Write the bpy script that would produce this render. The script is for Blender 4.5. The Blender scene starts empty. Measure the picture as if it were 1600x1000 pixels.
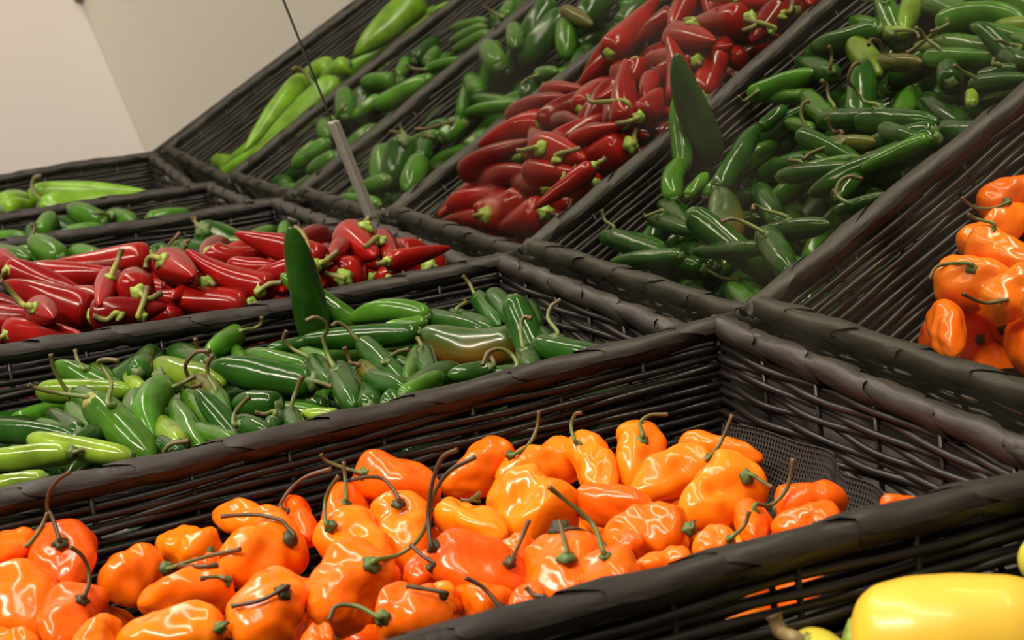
import bpy, math, random, json
import numpy as np
from mathutils import Matrix, Vector
random.seed(7); RNG = np.random.default_rng(7)
scene = bpy.context.scene
col = scene.collection

# ------------------------------------------------------------------ camera
# display frame: x runs along the mirror (the white wall is at -x), y towards the mirror, z up; basket rims lie at z = 0
cam_d = bpy.data.cameras.new('camera'); cam = bpy.data.objects.new('camera', cam_d); col.objects.link(cam)
cam.matrix_world = Matrix(((0.372542, -(0.138178), -(-0.917671), 1.68891), (0.918778, -(-0.194093), -(0.343766), -0.4182), (-0.130612, -(-0.971203), -(-0.199263), 0.19626), (0, 0, 0, 1)))
cam_d.sensor_width = 36.0; cam_d.lens = 62.80520627943325; cam_d.clip_start = .02
cam_d.dof.use_dof = True; cam_d.dof.focus_distance = 0.92; cam_d.dof.aperture_fstop = 26
scene.camera = cam

# ------------------------------------------------------------------ world, lamps, exposure
w = bpy.data.worlds.new('store'); scene.world = w; w.use_nodes = True
bg = w.node_tree.nodes['Background']; bg.inputs[0].default_value = (1.0, .90, .80, 1); bg.inputs[1].default_value = .16

def area(name, loc, target, sx, sy, power, color):
    d = bpy.data.lights.new(name, 'AREA'); d.shape = 'RECTANGLE'; d.size = sx; d.size_y = sy; d.energy = power; d.color = color
    o = bpy.data.objects.new(name, d); col.objects.link(o); o.location = loc
    v = Vector(target) - Vector(loc); o.rotation_euler = v.to_track_quat('-Z', 'Y').to_euler()
    return o
area('fluorescent_tube_light', (.45, -.42, 1.15), (.45, -.2, 0), 2.6, .05, 20, (1, .87, .72))
area('ceiling_light', (1.5, -1.5, 1.7), (.7, -.2, 0), 1.1, .12, 47, (1, .87, .73))
area('ceiling_light', (.4, -2.0, 1.9), (.5, -.2, 0), 1.1, .12, 24, (1, .87, .73))
scene.view_settings.view_transform = 'Standard'; scene.view_settings.look = 'None'
scene.view_settings.gamma = 1; scene.view_settings.use_curve_mapping = False
scene.view_settings.exposure = 0.0

# ------------------------------------------------------------------ materials
def mat(name):
    m = bpy.data.materials.new(name); m.use_nodes = True
    nt = m.node_tree; b = nt.nodes['Principled BSDF']
    return m, nt, b
def N(nt, t, **kw):
    n = nt.nodes.new(t)
    for k, v in kw.items():
        if k.startswith('i_'): n.inputs[k[2:].replace('_', ' ')].default_value = v
        else: setattr(n, k, v)
    return n
def plain(name, c, rough, **kw):
    m, nt, b = mat(name)
    b.inputs['Base Color'].default_value = (*c, 1); b.inputs['Roughness'].default_value = rough
    for k, v in kw.items(): b.inputs[k.replace('_', ' ')].default_value = v
    return m
def pepper_mat(name, rough, sss=0., bump=.0, coat=0., var=.25, scale=45, spec=.5):
    m, nt, b = mat(name)
    oi = N(nt, 'ShaderNodeObjectInfo'); tc = N(nt, 'ShaderNodeTexCoord')
    nz = N(nt, 'ShaderNodeTexNoise', i_Scale=scale, i_Detail=3.)
    nt.links.new(tc.outputs['Object'], nz.inputs['Vector'])
    mr = N(nt, 'ShaderNodeMapRange'); mr.inputs[1].default_value = .3; mr.inputs[2].default_value = .7
    mr.inputs[3].default_value = 1 - var; mr.inputs[4].default_value = 1 + var
    nt.links.new(nz.outputs['Fac'], mr.inputs[0])
    mx = N(nt, 'ShaderNodeVectorMath', operation='SCALE')
    nt.links.new(oi.outputs['Color'], mx.inputs[0]); nt.links.new(mr.outputs[0], mx.inputs['Scale'])
    nt.links.new(mx.outputs[0], b.inputs['Base Color'])
    b.inputs['Roughness'].default_value = rough; b.inputs['Specular IOR Level'].default_value = spec
    b.inputs['Coat Weight'].default_value = coat; b.inputs['Coat Roughness'].default_value = .08
    if sss:
        b.inputs['Subsurface Weight'].default_value = sss; b.inputs['Subsurface Radius'].default_value = (1, .35, .1)
        b.inputs['Subsurface Scale'].default_value = .006
    if bump:
        n2 = N(nt, 'ShaderNodeTexNoise', i_Scale=130., i_Detail=2.); nt.links.new(tc.outputs['Object'], n2.inputs['Vector'])
        bp = N(nt, 'ShaderNodeBump', i_Strength=bump, i_Distance=.002)
        nt.links.new(n2.outputs['Fac'], bp.inputs['Height']); nt.links.new(bp.outputs[0], b.inputs['Normal'])
        if coat: nt.links.new(bp.outputs[0], b.inputs['Coat Normal'])
    return m
M = {}
M['habanero_pepper'] = pepper_mat('habanero_skin', .20, sss=.10, bump=.16, var=.10, spec=.42)
M['serrano_pepper'] = pepper_mat('serrano_skin', .165, bump=.14, var=.35, spec=.32)
M['red_pepper'] = pepper_mat('red_skin', .17, bump=.06, var=.22, spec=.26)
M['jalapeno_pepper'] = pepper_mat('jalapeno_skin', .20, bump=.12, var=.3, spec=.34)
M['anaheim_pepper'] = pepper_mat('anaheim_skin', .26, bump=.12, var=.3, spec=.34)
M['yellow_pepper'] = pepper_mat('yellow_skin', .33, sss=.08, bump=.03, coat=.1, var=.08, scale=20)
M['calyx'] = pepper_mat('calyx_skin', .55, bump=.5, var=.5, scale=220)
def turning_mat():                                     # a serrano ripening from green to orange-brown along its flank
    m, nt, b = mat('ripening_skin')
    tc = N(nt, 'ShaderNodeTexCoord'); sp = N(nt, 'ShaderNodeSeparateXYZ'); nt.links.new(tc.outputs['Object'], sp.inputs[0])
    nz = N(nt, 'ShaderNodeTexNoise', i_Scale=40., i_Detail=3.); nt.links.new(tc.outputs['Object'], nz.inputs['Vector'])
    a = N(nt, 'ShaderNodeMath', operation='MULTIPLY_ADD'); a.inputs[1].default_value = .012; nt.links.new(nz.outputs['Fac'], a.inputs[0]); nt.links.new(sp.outputs['Z'], a.inputs[2])
    cr = N(nt, 'ShaderNodeValToRGB'); mr = N(nt, 'ShaderNodeMapRange'); mr.inputs[1].default_value = -.006; mr.inputs[2].default_value = .0155
    nt.links.new(a.outputs[0], mr.inputs[0]); nt.links.new(mr.outputs[0], cr.inputs[0])
    e = cr.color_ramp.elements; e[0].color = (.42, .115, .008, 1); e[1].color = (.022, .060, .007, 1); n = e.new(.5); n.color = (.14, .075, .009, 1)
    nt.links.new(cr.outputs[0], b.inputs['Base Color']); b.inputs['Roughness'].default_value = .24; b.inputs['Coat Weight'].default_value = .3
    return m
M['turning'] = turning_mat()
def stem_mat():
    m, nt, b = mat('stem_skin')
    oi = N(nt, 'ShaderNodeObjectInfo'); at = N(nt, 'ShaderNodeAttribute', attribute_name='along')
    tc = N(nt, 'ShaderNodeTexCoord'); nz = N(nt, 'ShaderNodeTexNoise', i_Scale=160., i_Detail=3.); nt.links.new(tc.outputs['Object'], nz.inputs['Vector'])
    ad = N(nt, 'ShaderNodeMath', operation='MULTIPLY_ADD'); ad.inputs[1].default_value = .7; ad.inputs[2].default_value = -.35
    nt.links.new(nz.outputs['Fac'], ad.inputs[0])
    s = N(nt, 'ShaderNodeMath', operation='ADD', use_clamp=True); nt.links.new(ad.outputs[0], s.inputs[0]); nt.links.new(at.outputs['Fac'], s.inputs[1])
    mx = N(nt, 'ShaderNodeMix', data_type='RGBA')
    nt.links.new(s.outputs[0], mx.inputs['Factor']); nt.links.new(oi.outputs['Color'], mx.inputs['A']); mx.inputs['B'].default_value = (.10, .055, .022, 1)
    nt.links.new(mx.outputs['Result'], b.inputs['Base Color']); b.inputs['Roughness'].default_value = .45
    return m
M['stem'] = stem_mat()
def wicker_mat(name, c0, c1, rough, scale=(30, 30, 30)):
    m, nt, b = mat(name)
    tc = N(nt, 'ShaderNodeTexCoord'); mp = N(nt, 'ShaderNodeMapping'); mp.inputs['Scale'].default_value = scale
    nz = N(nt, 'ShaderNodeTexNoise', i_Scale=6., i_Detail=5., i_Roughness=.65); cr = N(nt, 'ShaderNodeValToRGB')
    nt.links.new(tc.outputs['Object'], mp.inputs[0]); nt.links.new(mp.outputs[0], nz.inputs['Vector']); nt.links.new(nz.outputs['Fac'], cr.inputs[0])
    e = cr.color_ramp.elements; e[0].position = .35; e[0].color = (*c0, 1); e[1].position = .7; e[1].color = (*c1, 1)
    nt.links.new(cr.outputs[0], b.inputs['Base Color']); b.inputs['Roughness'].default_value = rough
    bp = N(nt, 'ShaderNodeBump', i_Strength=.35, i_Distance=.001); nt.links.new(nz.outputs['Fac'], bp.inputs['Height']); nt.links.new(bp.outputs[0], b.inputs['Normal'])
    return m
M['strand'] = wicker_mat('wicker_strand_stain', (.0042, .0028, .0021), (.0125, .0082, .0062), .42, (8, 30, 30))
M['wrap'] = wicker_mat('wicker_wrap_stain', (.0095, .0072, .0057), (.026, .0195, .015), .52, (6, 40, 40))
M['base'] = plain('basket_base_stain', (.012, .008, .006), .7)
M['liner'] = plain('liner_foam', (.016, .0105, .0085), .75)
M['shelf'] = plain('shelf_paint', (.05, .045, .04), .6)
M['panel'] = plain('pale_panel', (.62, .58, .52), .6)
M['wall'] = plain('white_wall_paint', (.655, .61, .58), .75)
M['metal'] = plain('strip_metal', (.27, .262, .235), .42, Metallic=.3)
M['edge'] = plain('dark_edge', (.02, .02, .015), .4)
M['clip_white'] = plain('clip_plastic', (.7, .66, .6), .4)
M['clip_brown'] = plain('clip_rust', (.16, .05, .03), .6)
M['card'] = plain('tan_card', (.30, .22, .13), .8)
def mirror_mat():                                      # greenish silvered glass with a film of dust and smears
    m, nt, b = mat('dusty_mirror_glass')
    b.inputs['Metallic'].default_value = 1; b.inputs['Base Color'].default_value = (.66, .68, .58, 1)
    tc = N(nt, 'ShaderNodeTexCoord'); n1 = N(nt, 'ShaderNodeTexNoise', i_Scale=5., i_Detail=4.); nt.links.new(tc.outputs['Object'], n1.inputs['Vector'])
    mr = N(nt, 'ShaderNodeMapRange'); mr.inputs[1].default_value = .45; mr.inputs[2].default_value = .8; mr.inputs[3].default_value = .010; mr.inputs[4].default_value = .045
    nt.links.new(n1.outputs['Fac'], mr.inputs[0])
    vd = N(nt, 'ShaderNodeVectorMath', operation='DISTANCE'); nt.links.new(tc.outputs['Object'], vd.inputs[0]); vd.inputs[1].default_value = (0.593, -0.008, 0.035)
    sm = N(nt, 'ShaderNodeMapRange', interpolation_type='SMOOTHSTEP'); sm.inputs[1].default_value = .055; sm.inputs[2].default_value = .005; sm.inputs[3].default_value = 0.; sm.inputs[4].default_value = .085
    nt.links.new(vd.outputs['Value'], sm.inputs[0])
    rs = N(nt, 'ShaderNodeMath', operation='ADD'); nt.links.new(sm.outputs[0], rs.inputs[0]); nt.links.new(mr.outputs[0], rs.inputs[1]); nt.links.new(rs.outputs[0], b.inputs['Roughness'])
    df = N(nt, 'ShaderNodeBsdfDiffuse'); df.inputs[0].default_value = (.55, .52, .42, 1)
    n2 = N(nt, 'ShaderNodeTexNoise', i_Scale=9., i_Detail=6.); nt.links.new(tc.outputs['Object'], n2.inputs['Vector'])
    m2 = N(nt, 'ShaderNodeMapRange'); m2.inputs[1].default_value = .4; m2.inputs[2].default_value = .75; m2.inputs[3].default_value = .006; m2.inputs[4].default_value = .05
    nt.links.new(n2.outputs['Fac'], m2.inputs[0])
    ms = N(nt, 'ShaderNodeMixShader'); out = nt.nodes['Material Output']
    nt.links.new(m2.outputs[0], ms.inputs[0]); nt.links.new(b.outputs[0], ms.inputs[1]); nt.links.new(df.outputs[0], ms.inputs[2]); nt.links.new(ms.outputs[0], out.inputs['Surface'])
    return m
M['mirror'] = mirror_mat()

# ------------------------------------------------------------------ helpers
def me(name, v, f, m, smooth=True):
    d = bpy.data.meshes.new(name); d.from_pydata([tuple(p) for p in v], [], f); d.materials.append(m)
    if smooth: d.polygons.foreach_set('use_smooth', [True] * len(d.polygons))
    d.update(); return d
def ob(name, d, parent=None, loc=(0, 0, 0)):
    o = bpy.data.objects.new(name, d); col.objects.link(o); o.location = loc
    if parent: o.parent = parent
    return o
def tag(o, label, cat, group=None):
    o['label'] = label; o['category'] = cat
    if group: o['group'] = group
    return o
def boxv(x0, x1, y0, y1, z0, z1):
    v = [(x, y, z) for x in (x0, x1) for y in (y0, y1) for z in (z0, z1)]
    return v, [(0, 1, 3, 2), (4, 6, 7, 5), (0, 4, 5, 1), (2, 3, 7, 6), (0, 2, 6, 4), (1, 5, 7, 3)]
def box(name, b, m, parent=None, bevel=0.):
    v, f = boxv(*b); d = me(name, v, f, m, False); o = ob(name, d, parent)
    if bevel:
        bm = o.modifiers.new('bevel', 'BEVEL'); bm.width = bevel; bm.segments = 2
    return o
def ringfaces(nr, na, cap0=True, cap1=True):
    i = np.arange(nr - 1)[:, None] * na; j = np.arange(na)[None, :]; k = (j + 1) % na
    q = np.stack([(i + j), (i + k), (i + na + k), (i + na + j)], -1).reshape(-1, 4)
    f = [tuple(map(int, r)) for r in q]
    if cap0: f.append(tuple(range(na - 1, -1, -1)))
    if cap1: f.append(tuple(range((nr - 1) * na, nr * na)))
    return f
def frames(path):
    T = np.gradient(path, axis=0); T /= np.linalg.norm(T, axis=1)[:, None] + 1e-12
    a = np.array([0, 0, 1.]) if abs(T[0, 2]) < .9 else np.array([0, 1., 0])
    n = a - T[0] * (a @ T[0]); n /= np.linalg.norm(n); Ns = [n]
    for i in range(1, len(path)):
        n = Ns[-1] - T[i] * (Ns[-1] @ T[i]); n /= np.linalg.norm(n) + 1e-12; Ns.append(n)
    Ns = np.array(Ns); return T, Ns, np.cross(T, Ns)
def sweep(path, rad, na):
    T, A, B = frames(path); th = np.linspace(0, 2 * np.pi, na, endpoint=False)
    r = np.asarray(rad); r = r[:, None] if r.ndim == 1 else r
    v = path[:, None, :] + r[..., None] * (np.cos(th)[None, :, None] * A[:, None] + np.sin(th)[None, :, None] * B[:, None])
    return v.reshape(-1, 3)
def smooth_path(p, n):
    p = np.asarray(p, float); q = np.vstack([2 * p[0] - p[1], p, 2 * p[-1] - p[-2]]); m = len(p) - 1; out = []
    for u in np.linspace(0, m - 1e-6, n):
        i = int(u); t = u - i; a, b, c, d = q[i:i + 4]
        out.append(.5 * (2 * b + (c - a) * t + (2 * a - 5 * b + 4 * c - d) * t * t + (3 * b - a - 3 * c + d) * t ** 3))
    return np.array(out)

# ------------------------------------------------------------------ the setting: wall, mirror, back panel, shelf
PHI = 1.3322392146286044; UY, UZ = -math.cos(PHI), math.sin(PHI)                 # up the leaning mirror
NY, NZ = math.sin(PHI), math.cos(PHI)                               # into the mirror
def leaning(name, x0, x1, h0, h1, d0, d1, m, parent=None, bevel=0.):   # a slab parallel to the mirror; d is depth behind its face
    v, f = boxv(x0, x1, d0, d1, h0, h1)
    v = [(x, UY * h + NY * d, UZ * h + NZ * d) for x, d, h in v]
    o = ob(name, me(name, v, f, m, False), parent)
    if bevel:
        bm = o.modifiers.new('bevel', 'BEVEL'); bm.width = bevel; bm.segments = 2
    return o
XW = -.735
o = box('wall_left', (XW - .04, XW, -2.2, .35, -.14, 1.6), M['wall']); o['kind'] = 'structure'
o = box('shade_board_left', (XW, XW + .012, -2.2, .02, -.117, -.003), M['edge']); o['kind'] = 'structure'  # added dark strip, stands in for the shade behind the farthest basket's weave
o = leaning('wall_back', XW, 2.4, -.135, .42, .0065, .03, M['panel']); o['kind'] = 'structure'
m1 = leaning('mirror', XW + .002, .2698, -.022, .236, 0, .0055, M['mirror']); tag(m1, 'far mirror panel, between the white wall and the metal strip', 'mirror', None)
m2 = leaning('mirror', .2734, 2.35, -.022, .300, 0, .0055, M['mirror']); tag(m2, 'near mirror panel, reflecting the red, green and orange peppers', 'mirror', None)
leaning('trim_1', .2699, .2733, -.022, .236, -.0006, .006, M['edge'])['kind'] = 'structure'
st = bpy.data.objects.new('metal_strip', None); col.objects.link(st); st.location = (.2716 + .004, -UY * .0, -.01); tag(st, 'ribbed grey metal strip over the lower mirror seam', 'strip')
def strip_piece(name, x0, x1, d0, bev):
    v, f = boxv(x0, x1, d0, .0, -.022, .106)
    v = [(x - .0, UY * (h - .021) + NY * d, UZ * (h - .021) + NZ * d + .01) for x, d, h in v]
    p = ob(name, me(name, v, f, M['metal'], False), st); b = p.modifiers.new('bevel', 'BEVEL'); b.width = bev; b.segments = 2
strip_piece('backing_plate', -.0066, .0066, -.0014, .0004)
for k in (-1, 0, 1): strip_piece('rib', k * .0048 - .0014, k * .0048 + .0014, -.0038, .0013)
cl = bpy.data.objects.new('mirror_clip', None); col.objects.link(cl); cl.location = (XW + .006, UY * .232, UZ * .232); tag(cl, 'small white clip holding the top corner of the far mirror panel', 'clip')
def clip_piece(name, b, m):
    v, f = boxv(*b); v = [(x, UY * h + NY * d, UZ * h + NZ * d) for x, d, h in v]
    p = ob(name, me(name, v, f, m, False), cl); q = p.modifiers.new('bevel', 'BEVEL'); q.width = .0008; q.segments = 2
clip_piece('clip_plate', (-.004, .016, -.005, -.001, -.008, .010), M['clip_white'])
clip_piece('clip_hook', (-.005, .006, -.008, -.0052, -.012, .000), M['clip_white'])
clip_piece('clip_screw', (-.004, .001, -.010, -.0062, .000, .006), M['clip_brown'])
sh = bpy.data.objects.new('display_shelf', None); col.objects.link(sh); sh.location = (.4, -.3, -.135); tag(sh, 'dark display shelf under the row of wicker baskets', 'shelf')
box('shelf_board', (XW + .001 - .4, 2.3 - .4, -.50 + .3, .020 + .3, 0, .018), M['shelf'], sh, .003)
box('shelf_lip', (XW + .001 - .4, 2.3 - .4, -.515 + .3, -.501 + .3, -.03, .03), M['shelf'], sh, .003)

# ------------------------------------------------------------------ wicker baskets
BX, Y0, Y1 = .300, -.0126, -.470          # pitch, mirror end, front end
XN = .2865                                 # near wall
HB = .104
PITCH = .046
def band_mesh(r0, pitch, seed=0):
    nt_, nw = 18, 7; v = []; f = []; rg = np.random.default_rng(seed); ph = rg.uniform(0, 6, 6)
    for i in range(nt_ + 1):
        a = i / nt_; th = 2 * math.pi * a
        for j in range(nw):
            u = j / (nw - 1); r = r0 - .0004 + .0020 * u - (.0010 if j == nw - 1 else 0) + .0005 * math.sin(3 * th + 7 * u + ph[0]) + .00035 * math.sin(5 * th - 13 * u + ph[1])
            v.append((pitch * (a * 1.25 + u * 1.15 - 1.2) + .003 * math.sin(4 * th + ph[2]), r * math.cos(th), r * math.sin(th)))
    for i in range(nt_):
        for j in range(nw - 1):
            p = i * nw + j; f.append((p, p + 1, p + nw + 1, p + nw))
    return me('wrap_band', v, f, M['wrap'])
BAND = [band_mesh(.0058, PITCH, k) for k in range(5)]; BAND_THIN = [band_mesh(.0034, PITCH, k) for k in range(5)]
CLIP = {}
def clipped(d, lo, hi):                      # the end turns of a wrap stop at the corners
    key = (d.name, round(lo, 4), round(hi, 4))
    if key not in CLIP:
        e = d.copy(); n = len(e.vertices); co = np.zeros(n * 3, np.float32); e.vertices.foreach_get('co', co); co[0::3] = np.clip(co[0::3], lo, hi); e.vertices.foreach_set('co', co); e.update(); CLIP[key] = e
    return CLIP[key]
def strand_mesh(L, n_stake, phase, seed, amp):
    rg = np.random.default_rng(seed); n = int(L / .0075); s = np.linspace(0, L, n)
    sp = L / n_stake
    y = amp * np.cos(np.pi * s / sp + math.pi * phase)
    z = .0009 * np.sin(s * rg.uniform(18, 30) + rg.uniform(0, 6)) + .0006 * np.sin(s * rg.uniform(45, 75) + rg.uniform(0, 6))
    env = np.minimum(1, np.minimum(s, L - s) / .02); y = y * env
    p = np.stack([s, y, z], 1); r = rg.uniform(.0017, .0022)
    return me('wicker_strand', sweep(p, np.full(n, r) * (1 + .06 * np.sin(s * 160)), 6), ringfaces(n, 6), M['strand'])
NROW = 21; ZP = .0046
LY = Y0 - Y1
STR_LONG = [strand_mesh(LY, 10, k % 2, 100 + k, .0011) for k in range(NROW)]
STR_END = [strand_mesh(XN, 6, k % 2, 200 + k, .0022) for k in range(NROW)]
def tube(name, a, b, r, m, na=6):
    p = np.linspace(a, b, 4); return me(name, sweep(p, np.full(4, r), na), ringfaces(4, na), m)
STAKE = tube('stake', (0, 0, 0), (0, 0, -HB + .024), .0014, M['strand']); CORNER = tube('corner_stake', (0, 0, 0), (0, 0, -HB + .021), .0028, M['strand'])
def zf(k, d):                              # how the rim of the far wall dips or climbs away from the mirror
    tab = {4: ((0, .1, .3, .47), (-.006, -.0038, -.0038, -.003)), 3: ((0, .043, .113, .178, .30, .47), (-.001, -.0027, -.0048, -.0072, -.0084, -.007)), 2: ((0, .063, .19, .32, .47), (-.0008, -.0019, -.0026, .003, .008)),
           1: ((0, .47), (-.003, -.003)), 0: ((0, .14, .26, .47), (-.0095, -.008, -.0034, 0)), -1: ((0, .12, .23, .47), (-.0150, -.0115, -.0102, -.009)), -2: ((0, .1, .2, .47), (.002, .0055, .0048, .004)), 5: ((0, .47), (-.004, -.004))}[k]
    return float(np.interp(d, *tab))
def rim_mesh(k):
    v = []; f = []
    ys = np.linspace(Y0, Y1, 9)
    far = [(0, y, zf(k, Y0 - y)) for y in ys]; near = [(XN, y, -.0115 + zf(k + 1, Y0 - y)) for y in ys]
    for pts, r in ((far, .0058), (near, .0034), ([far[0], near[0]], .0058), ([far[-1], near[-1]], .0050)):
        pts = np.array(pts); pv = sweep(pts, np.full(len(pts), r), 10); o_ = len(v); v += list(pv); f += [tuple(o_ + q for q in t) for t in ringfaces(len(pts), 10)]
    return me('rim', v, f, M['wrap'])
def make_basket(name, k):
    root = bpy.data.objects.new(name, None); col.objects.link(root); root.location = (k * BX - (.03 if k == -2 else 0), 0, 0)
    rim = ob('rim', rim_mesh(k), root)
    def band(a, b, d, zfun=None):
        a, b = np.array(a, float), np.array(b, float); L = np.linalg.norm(b - a); n = max(1, round((L + .004) / PITCH)); stp = (L + .004) / n; u = (b - a) / L
        def at(s):
            p = a + u * s
            if zfun: p[2] += zfun(max(0, s))
            return p
        for i in range(n):
            s = i * stp + stp * .5 - .002; t = at(s + .01) - at(s - .01); q = Vector(t).to_track_quat('X', 'Z')
            dm = d[(i * 3 + k) % 5]; lo, hi = -s - .004, L - s + .004
            if lo > -.062 or hi < .062: dm = clipped(dm, lo, hi)
            o = ob('wrap_band', dm, rim, tuple(at(s))); o.rotation_mode = 'QUATERNION'; o.rotation_quaternion = q
    band((0, Y0 + .005, 0), (0, Y1, 0), BAND, lambda s: zf(k, s)); band((0, Y0, zf(k, 0)), (XN, Y0, -.0115 + zf(k + 1, 0)), BAND)
    band((XN, Y0, -.0115), (XN, Y1, -.0115), BAND_THIN, lambda s: zf(k + 1, s)); band((XN, Y1, -.0115 + zf(k + 1, LY)), (0, Y1, zf(k, LY)), BAND)
    sf, sn = zf(k, .26) / .26, zf(k + 1, .26) / .26
    for i in range(NROW):
        z = -.0088 - i * ZP; zm, zn = zf(k, 0) * (1 - i / NROW), zf(k + 1, 0) * (1 - i / NROW)
        if z < -HB + .012: break
        tp = .0005 * i; fade = 1 - i / NROW
        o = ob('wicker_strand', STR_LONG[i], root, (.0025 + tp, Y0, z + zm)); o.rotation_euler = (0, -(sf - zf(k, 0) / .26) * fade, -math.pi / 2)
        o = ob('wicker_strand', STR_END[i], root, (0, Y0 - .002 - tp, z + zm)); o.rotation_euler = (0, math.atan2(.0115 * fade + zm - zn, XN), 0)
        o = ob('wicker_strand', STR_LONG[(i + 3) % NROW], root, (XN - .001 - tp, Y0, z - .009 + zn)); o.rotation_euler = (0, -(sn - zf(k + 1, 0) / .26) * fade, -math.pi / 2)
        ob('wicker_strand', STR_END[(i + 5) % NROW], root, (0, Y1 + .002 + tp, z))
    for j in range(1, 10):
        y = Y0 - LY * j / 10
        ob('stake', STAKE, root, (.0028, y, zf(k, Y0 - y))); ob('stake', STAKE, root, (XN - .002, y, -.012 + zf(k + 1, Y0 - y)))
    for j in range(1, 6):
        x = XN * j / 6
        ob('stake', STAKE, root, (x, Y0 - .003, -.002 - .0115 * j / 6 + min(zf(k, 0), zf(k + 1, 0)))); ob('stake', STAKE, root, (x, Y1 + .003, -.002))
    for x, y, z in ((.002, Y0 - .002, zf(k, 0)), (XN - .001, Y0 - .002, -.012 + zf(k + 1, 0)), (.002, Y1 + .002, 0), (XN - .001, Y1 + .002, -.012)):
        ob('corner_stake', CORNER, root, (x, y, z))
    v, f = boxv(.004, XN - .004, Y1 + .004, Y0 - .006, -HB - .012, -HB - .004)
    ob('woven_base', me('woven_base', v, f, M['base'], False), root)
    return root
BL = {-2: 'farthest black wicker basket, against the white wall, holding light green anaheim peppers', -1: 'second farthest black wicker basket, with a few green jalapenos', 0: 'black wicker basket with green jalapenos, behind the red peppers',
      1: 'black wicker basket heaped with red peppers', 2: 'black wicker basket full of slim green serrano peppers', 3: 'black wicker basket full of orange habaneros, grey mesh liner at one end', 4: 'nearest black wicker basket, in the foreground, holding yellow peppers'}
for k in range(-2, 5):
    tag(make_basket('wicker_basket', k), BL[k], 'basket', 'wicker baskets in a row along the mirror')

# ------------------------------------------------------------------ mesh liner and card
def liner():
    top = np.array([[0.9318, -0.028, -0.0402], [0.9687, -0.028, -0.0363], [1.0022, -0.028, -0.0356], [1.0304, -0.028, -0.0341], [1.0384, -0.028, -0.0418], [1.0642, -0.028, -0.0416], [1.0744, -0.028, -0.0491], [1.081, -0.028, -0.0544]])
    n = 90; tp = smooth_path(top, n); rows = 34; v = []
    for i in range(rows):
        u = i / (rows - 1)
        for j in range(n):
            p = tp[j]
            off = np.array([0, -.004 - .040 * u ** 1.3, -.038 * (1 - (1 - u) ** 2) * 1.0])
            q = p + off; q[2] = max(q[2] + .0022 * math.sin(j * .35 + i * .2) * u, -.098)
            v.append(q + np.array([.0007 * (i % 2), 0, 0]))
    f = [(i * n + j, i * n + j + 1, (i + 1) * n + j + 1, (i + 1) * n + j) for i in range(rows - 1) for j in range(n - 1)]
    c = np.mean(v, axis=0); o = ob('mesh_liner', me('mesh_liner', [p - c for p in v], f, M['liner']), None, tuple(c))
    wm = o.modifiers.new('net', 'WIREFRAME'); wm.thickness = .0015; wm.use_replace = True; wm.use_even_offset = False
    tag(o, 'dark mesh liner slumped in the mirror end of the orange basket', 'liner')
liner()
v, f = boxv(-.028, .028, -.030, .030, -.001, .001)
o = ob('cardboard_scrap', me('cardboard_scrap', v, f, M['card'], False), None, (-0.7061, -0.0886, -0.085)); o.rotation_euler = (0, .12, .3)
tag(o, 'tan cardboard scrap in the farthest basket, seen in the mirror', 'cardboard')

# ------------------------------------------------------------------ peppers
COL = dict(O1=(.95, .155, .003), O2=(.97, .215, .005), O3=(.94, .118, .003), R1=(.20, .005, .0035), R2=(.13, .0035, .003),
           Gd=(.0145, .058, .0055), Gm=(.040, .124, .009), Gm2=(.05, .16, .011), Gl=(.165, .285, .022), Gl2=(.12, .205, .015), Gb=(.08, .08, .012), GX=(.1, .1, .02),
           GA=(.135, .29, .014), Y1=(.72, .50, .045), Y2=(.66, .58, .06))
KIND = {  # profile (t, r), lobes amp, lobe n, noise amp, stem radius, calyx radius, flat
    'habanero_pepper': (((0, .42), (.03, .70), (.09, .90), (.22, 1.), (.45, .99), (.66, .88), (.82, .68), (.92, .46), (.975, .26), (1, .10)), .10, 3, .085, .00088, .25, 1.),
    'serrano_pepper': (((0, .40), (.02, .68), (.08, .90), (.25, 1.), (.60, .98), (.80, .83), (.91, .60), (.97, .36), (1, .14)), .025, 3, .035, .00115, .52, 1.),
    'red_pepper': (((0, .50), (.02, .80), (.08, .98), (.22, 1.), (.45, .88), (.68, .66), (.86, .42), (.95, .25), (1, .10)), .045, 3, .045, .0018, .47, .92),
    'jalapeno_pepper': (((0, .42), (.03, .72), (.10, .95), (.35, 1.), (.62, .97), (.80, .82), (.91, .58), (.97, .36), (1, .14)), .02, 3, .025, .0015, .5, 1.),
    'anaheim_pepper': (((0, .45), (.03, .75), (.12, 1.), (.35, .95), (.60, .80), (.80, .55), (.93, .30), (1, .08)), .06, 3, .05, .0026, .5, .8),
    'yellow_pepper': (((0, .42), (.03, .66), (.10, .86), (.25, .98), (.45, 1.), (.70, .93), (.86, .72), (.95, .45), (1, .15)), .015, 3, .012, .0024, .42, 1.)}
def axis(P, n):
    t = .5 - .5 * np.cos(np.linspace(0, np.pi, n)); t = .6 * t + .4 * np.linspace(0, 1, n)
    c = 2 * P[1] - .5 * (P[0] + P[2]); T = t[:, None]
    return t, (1 - T) ** 2 * P[0] + 2 * T * (1 - T) * c + T * T * P[2]
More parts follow.
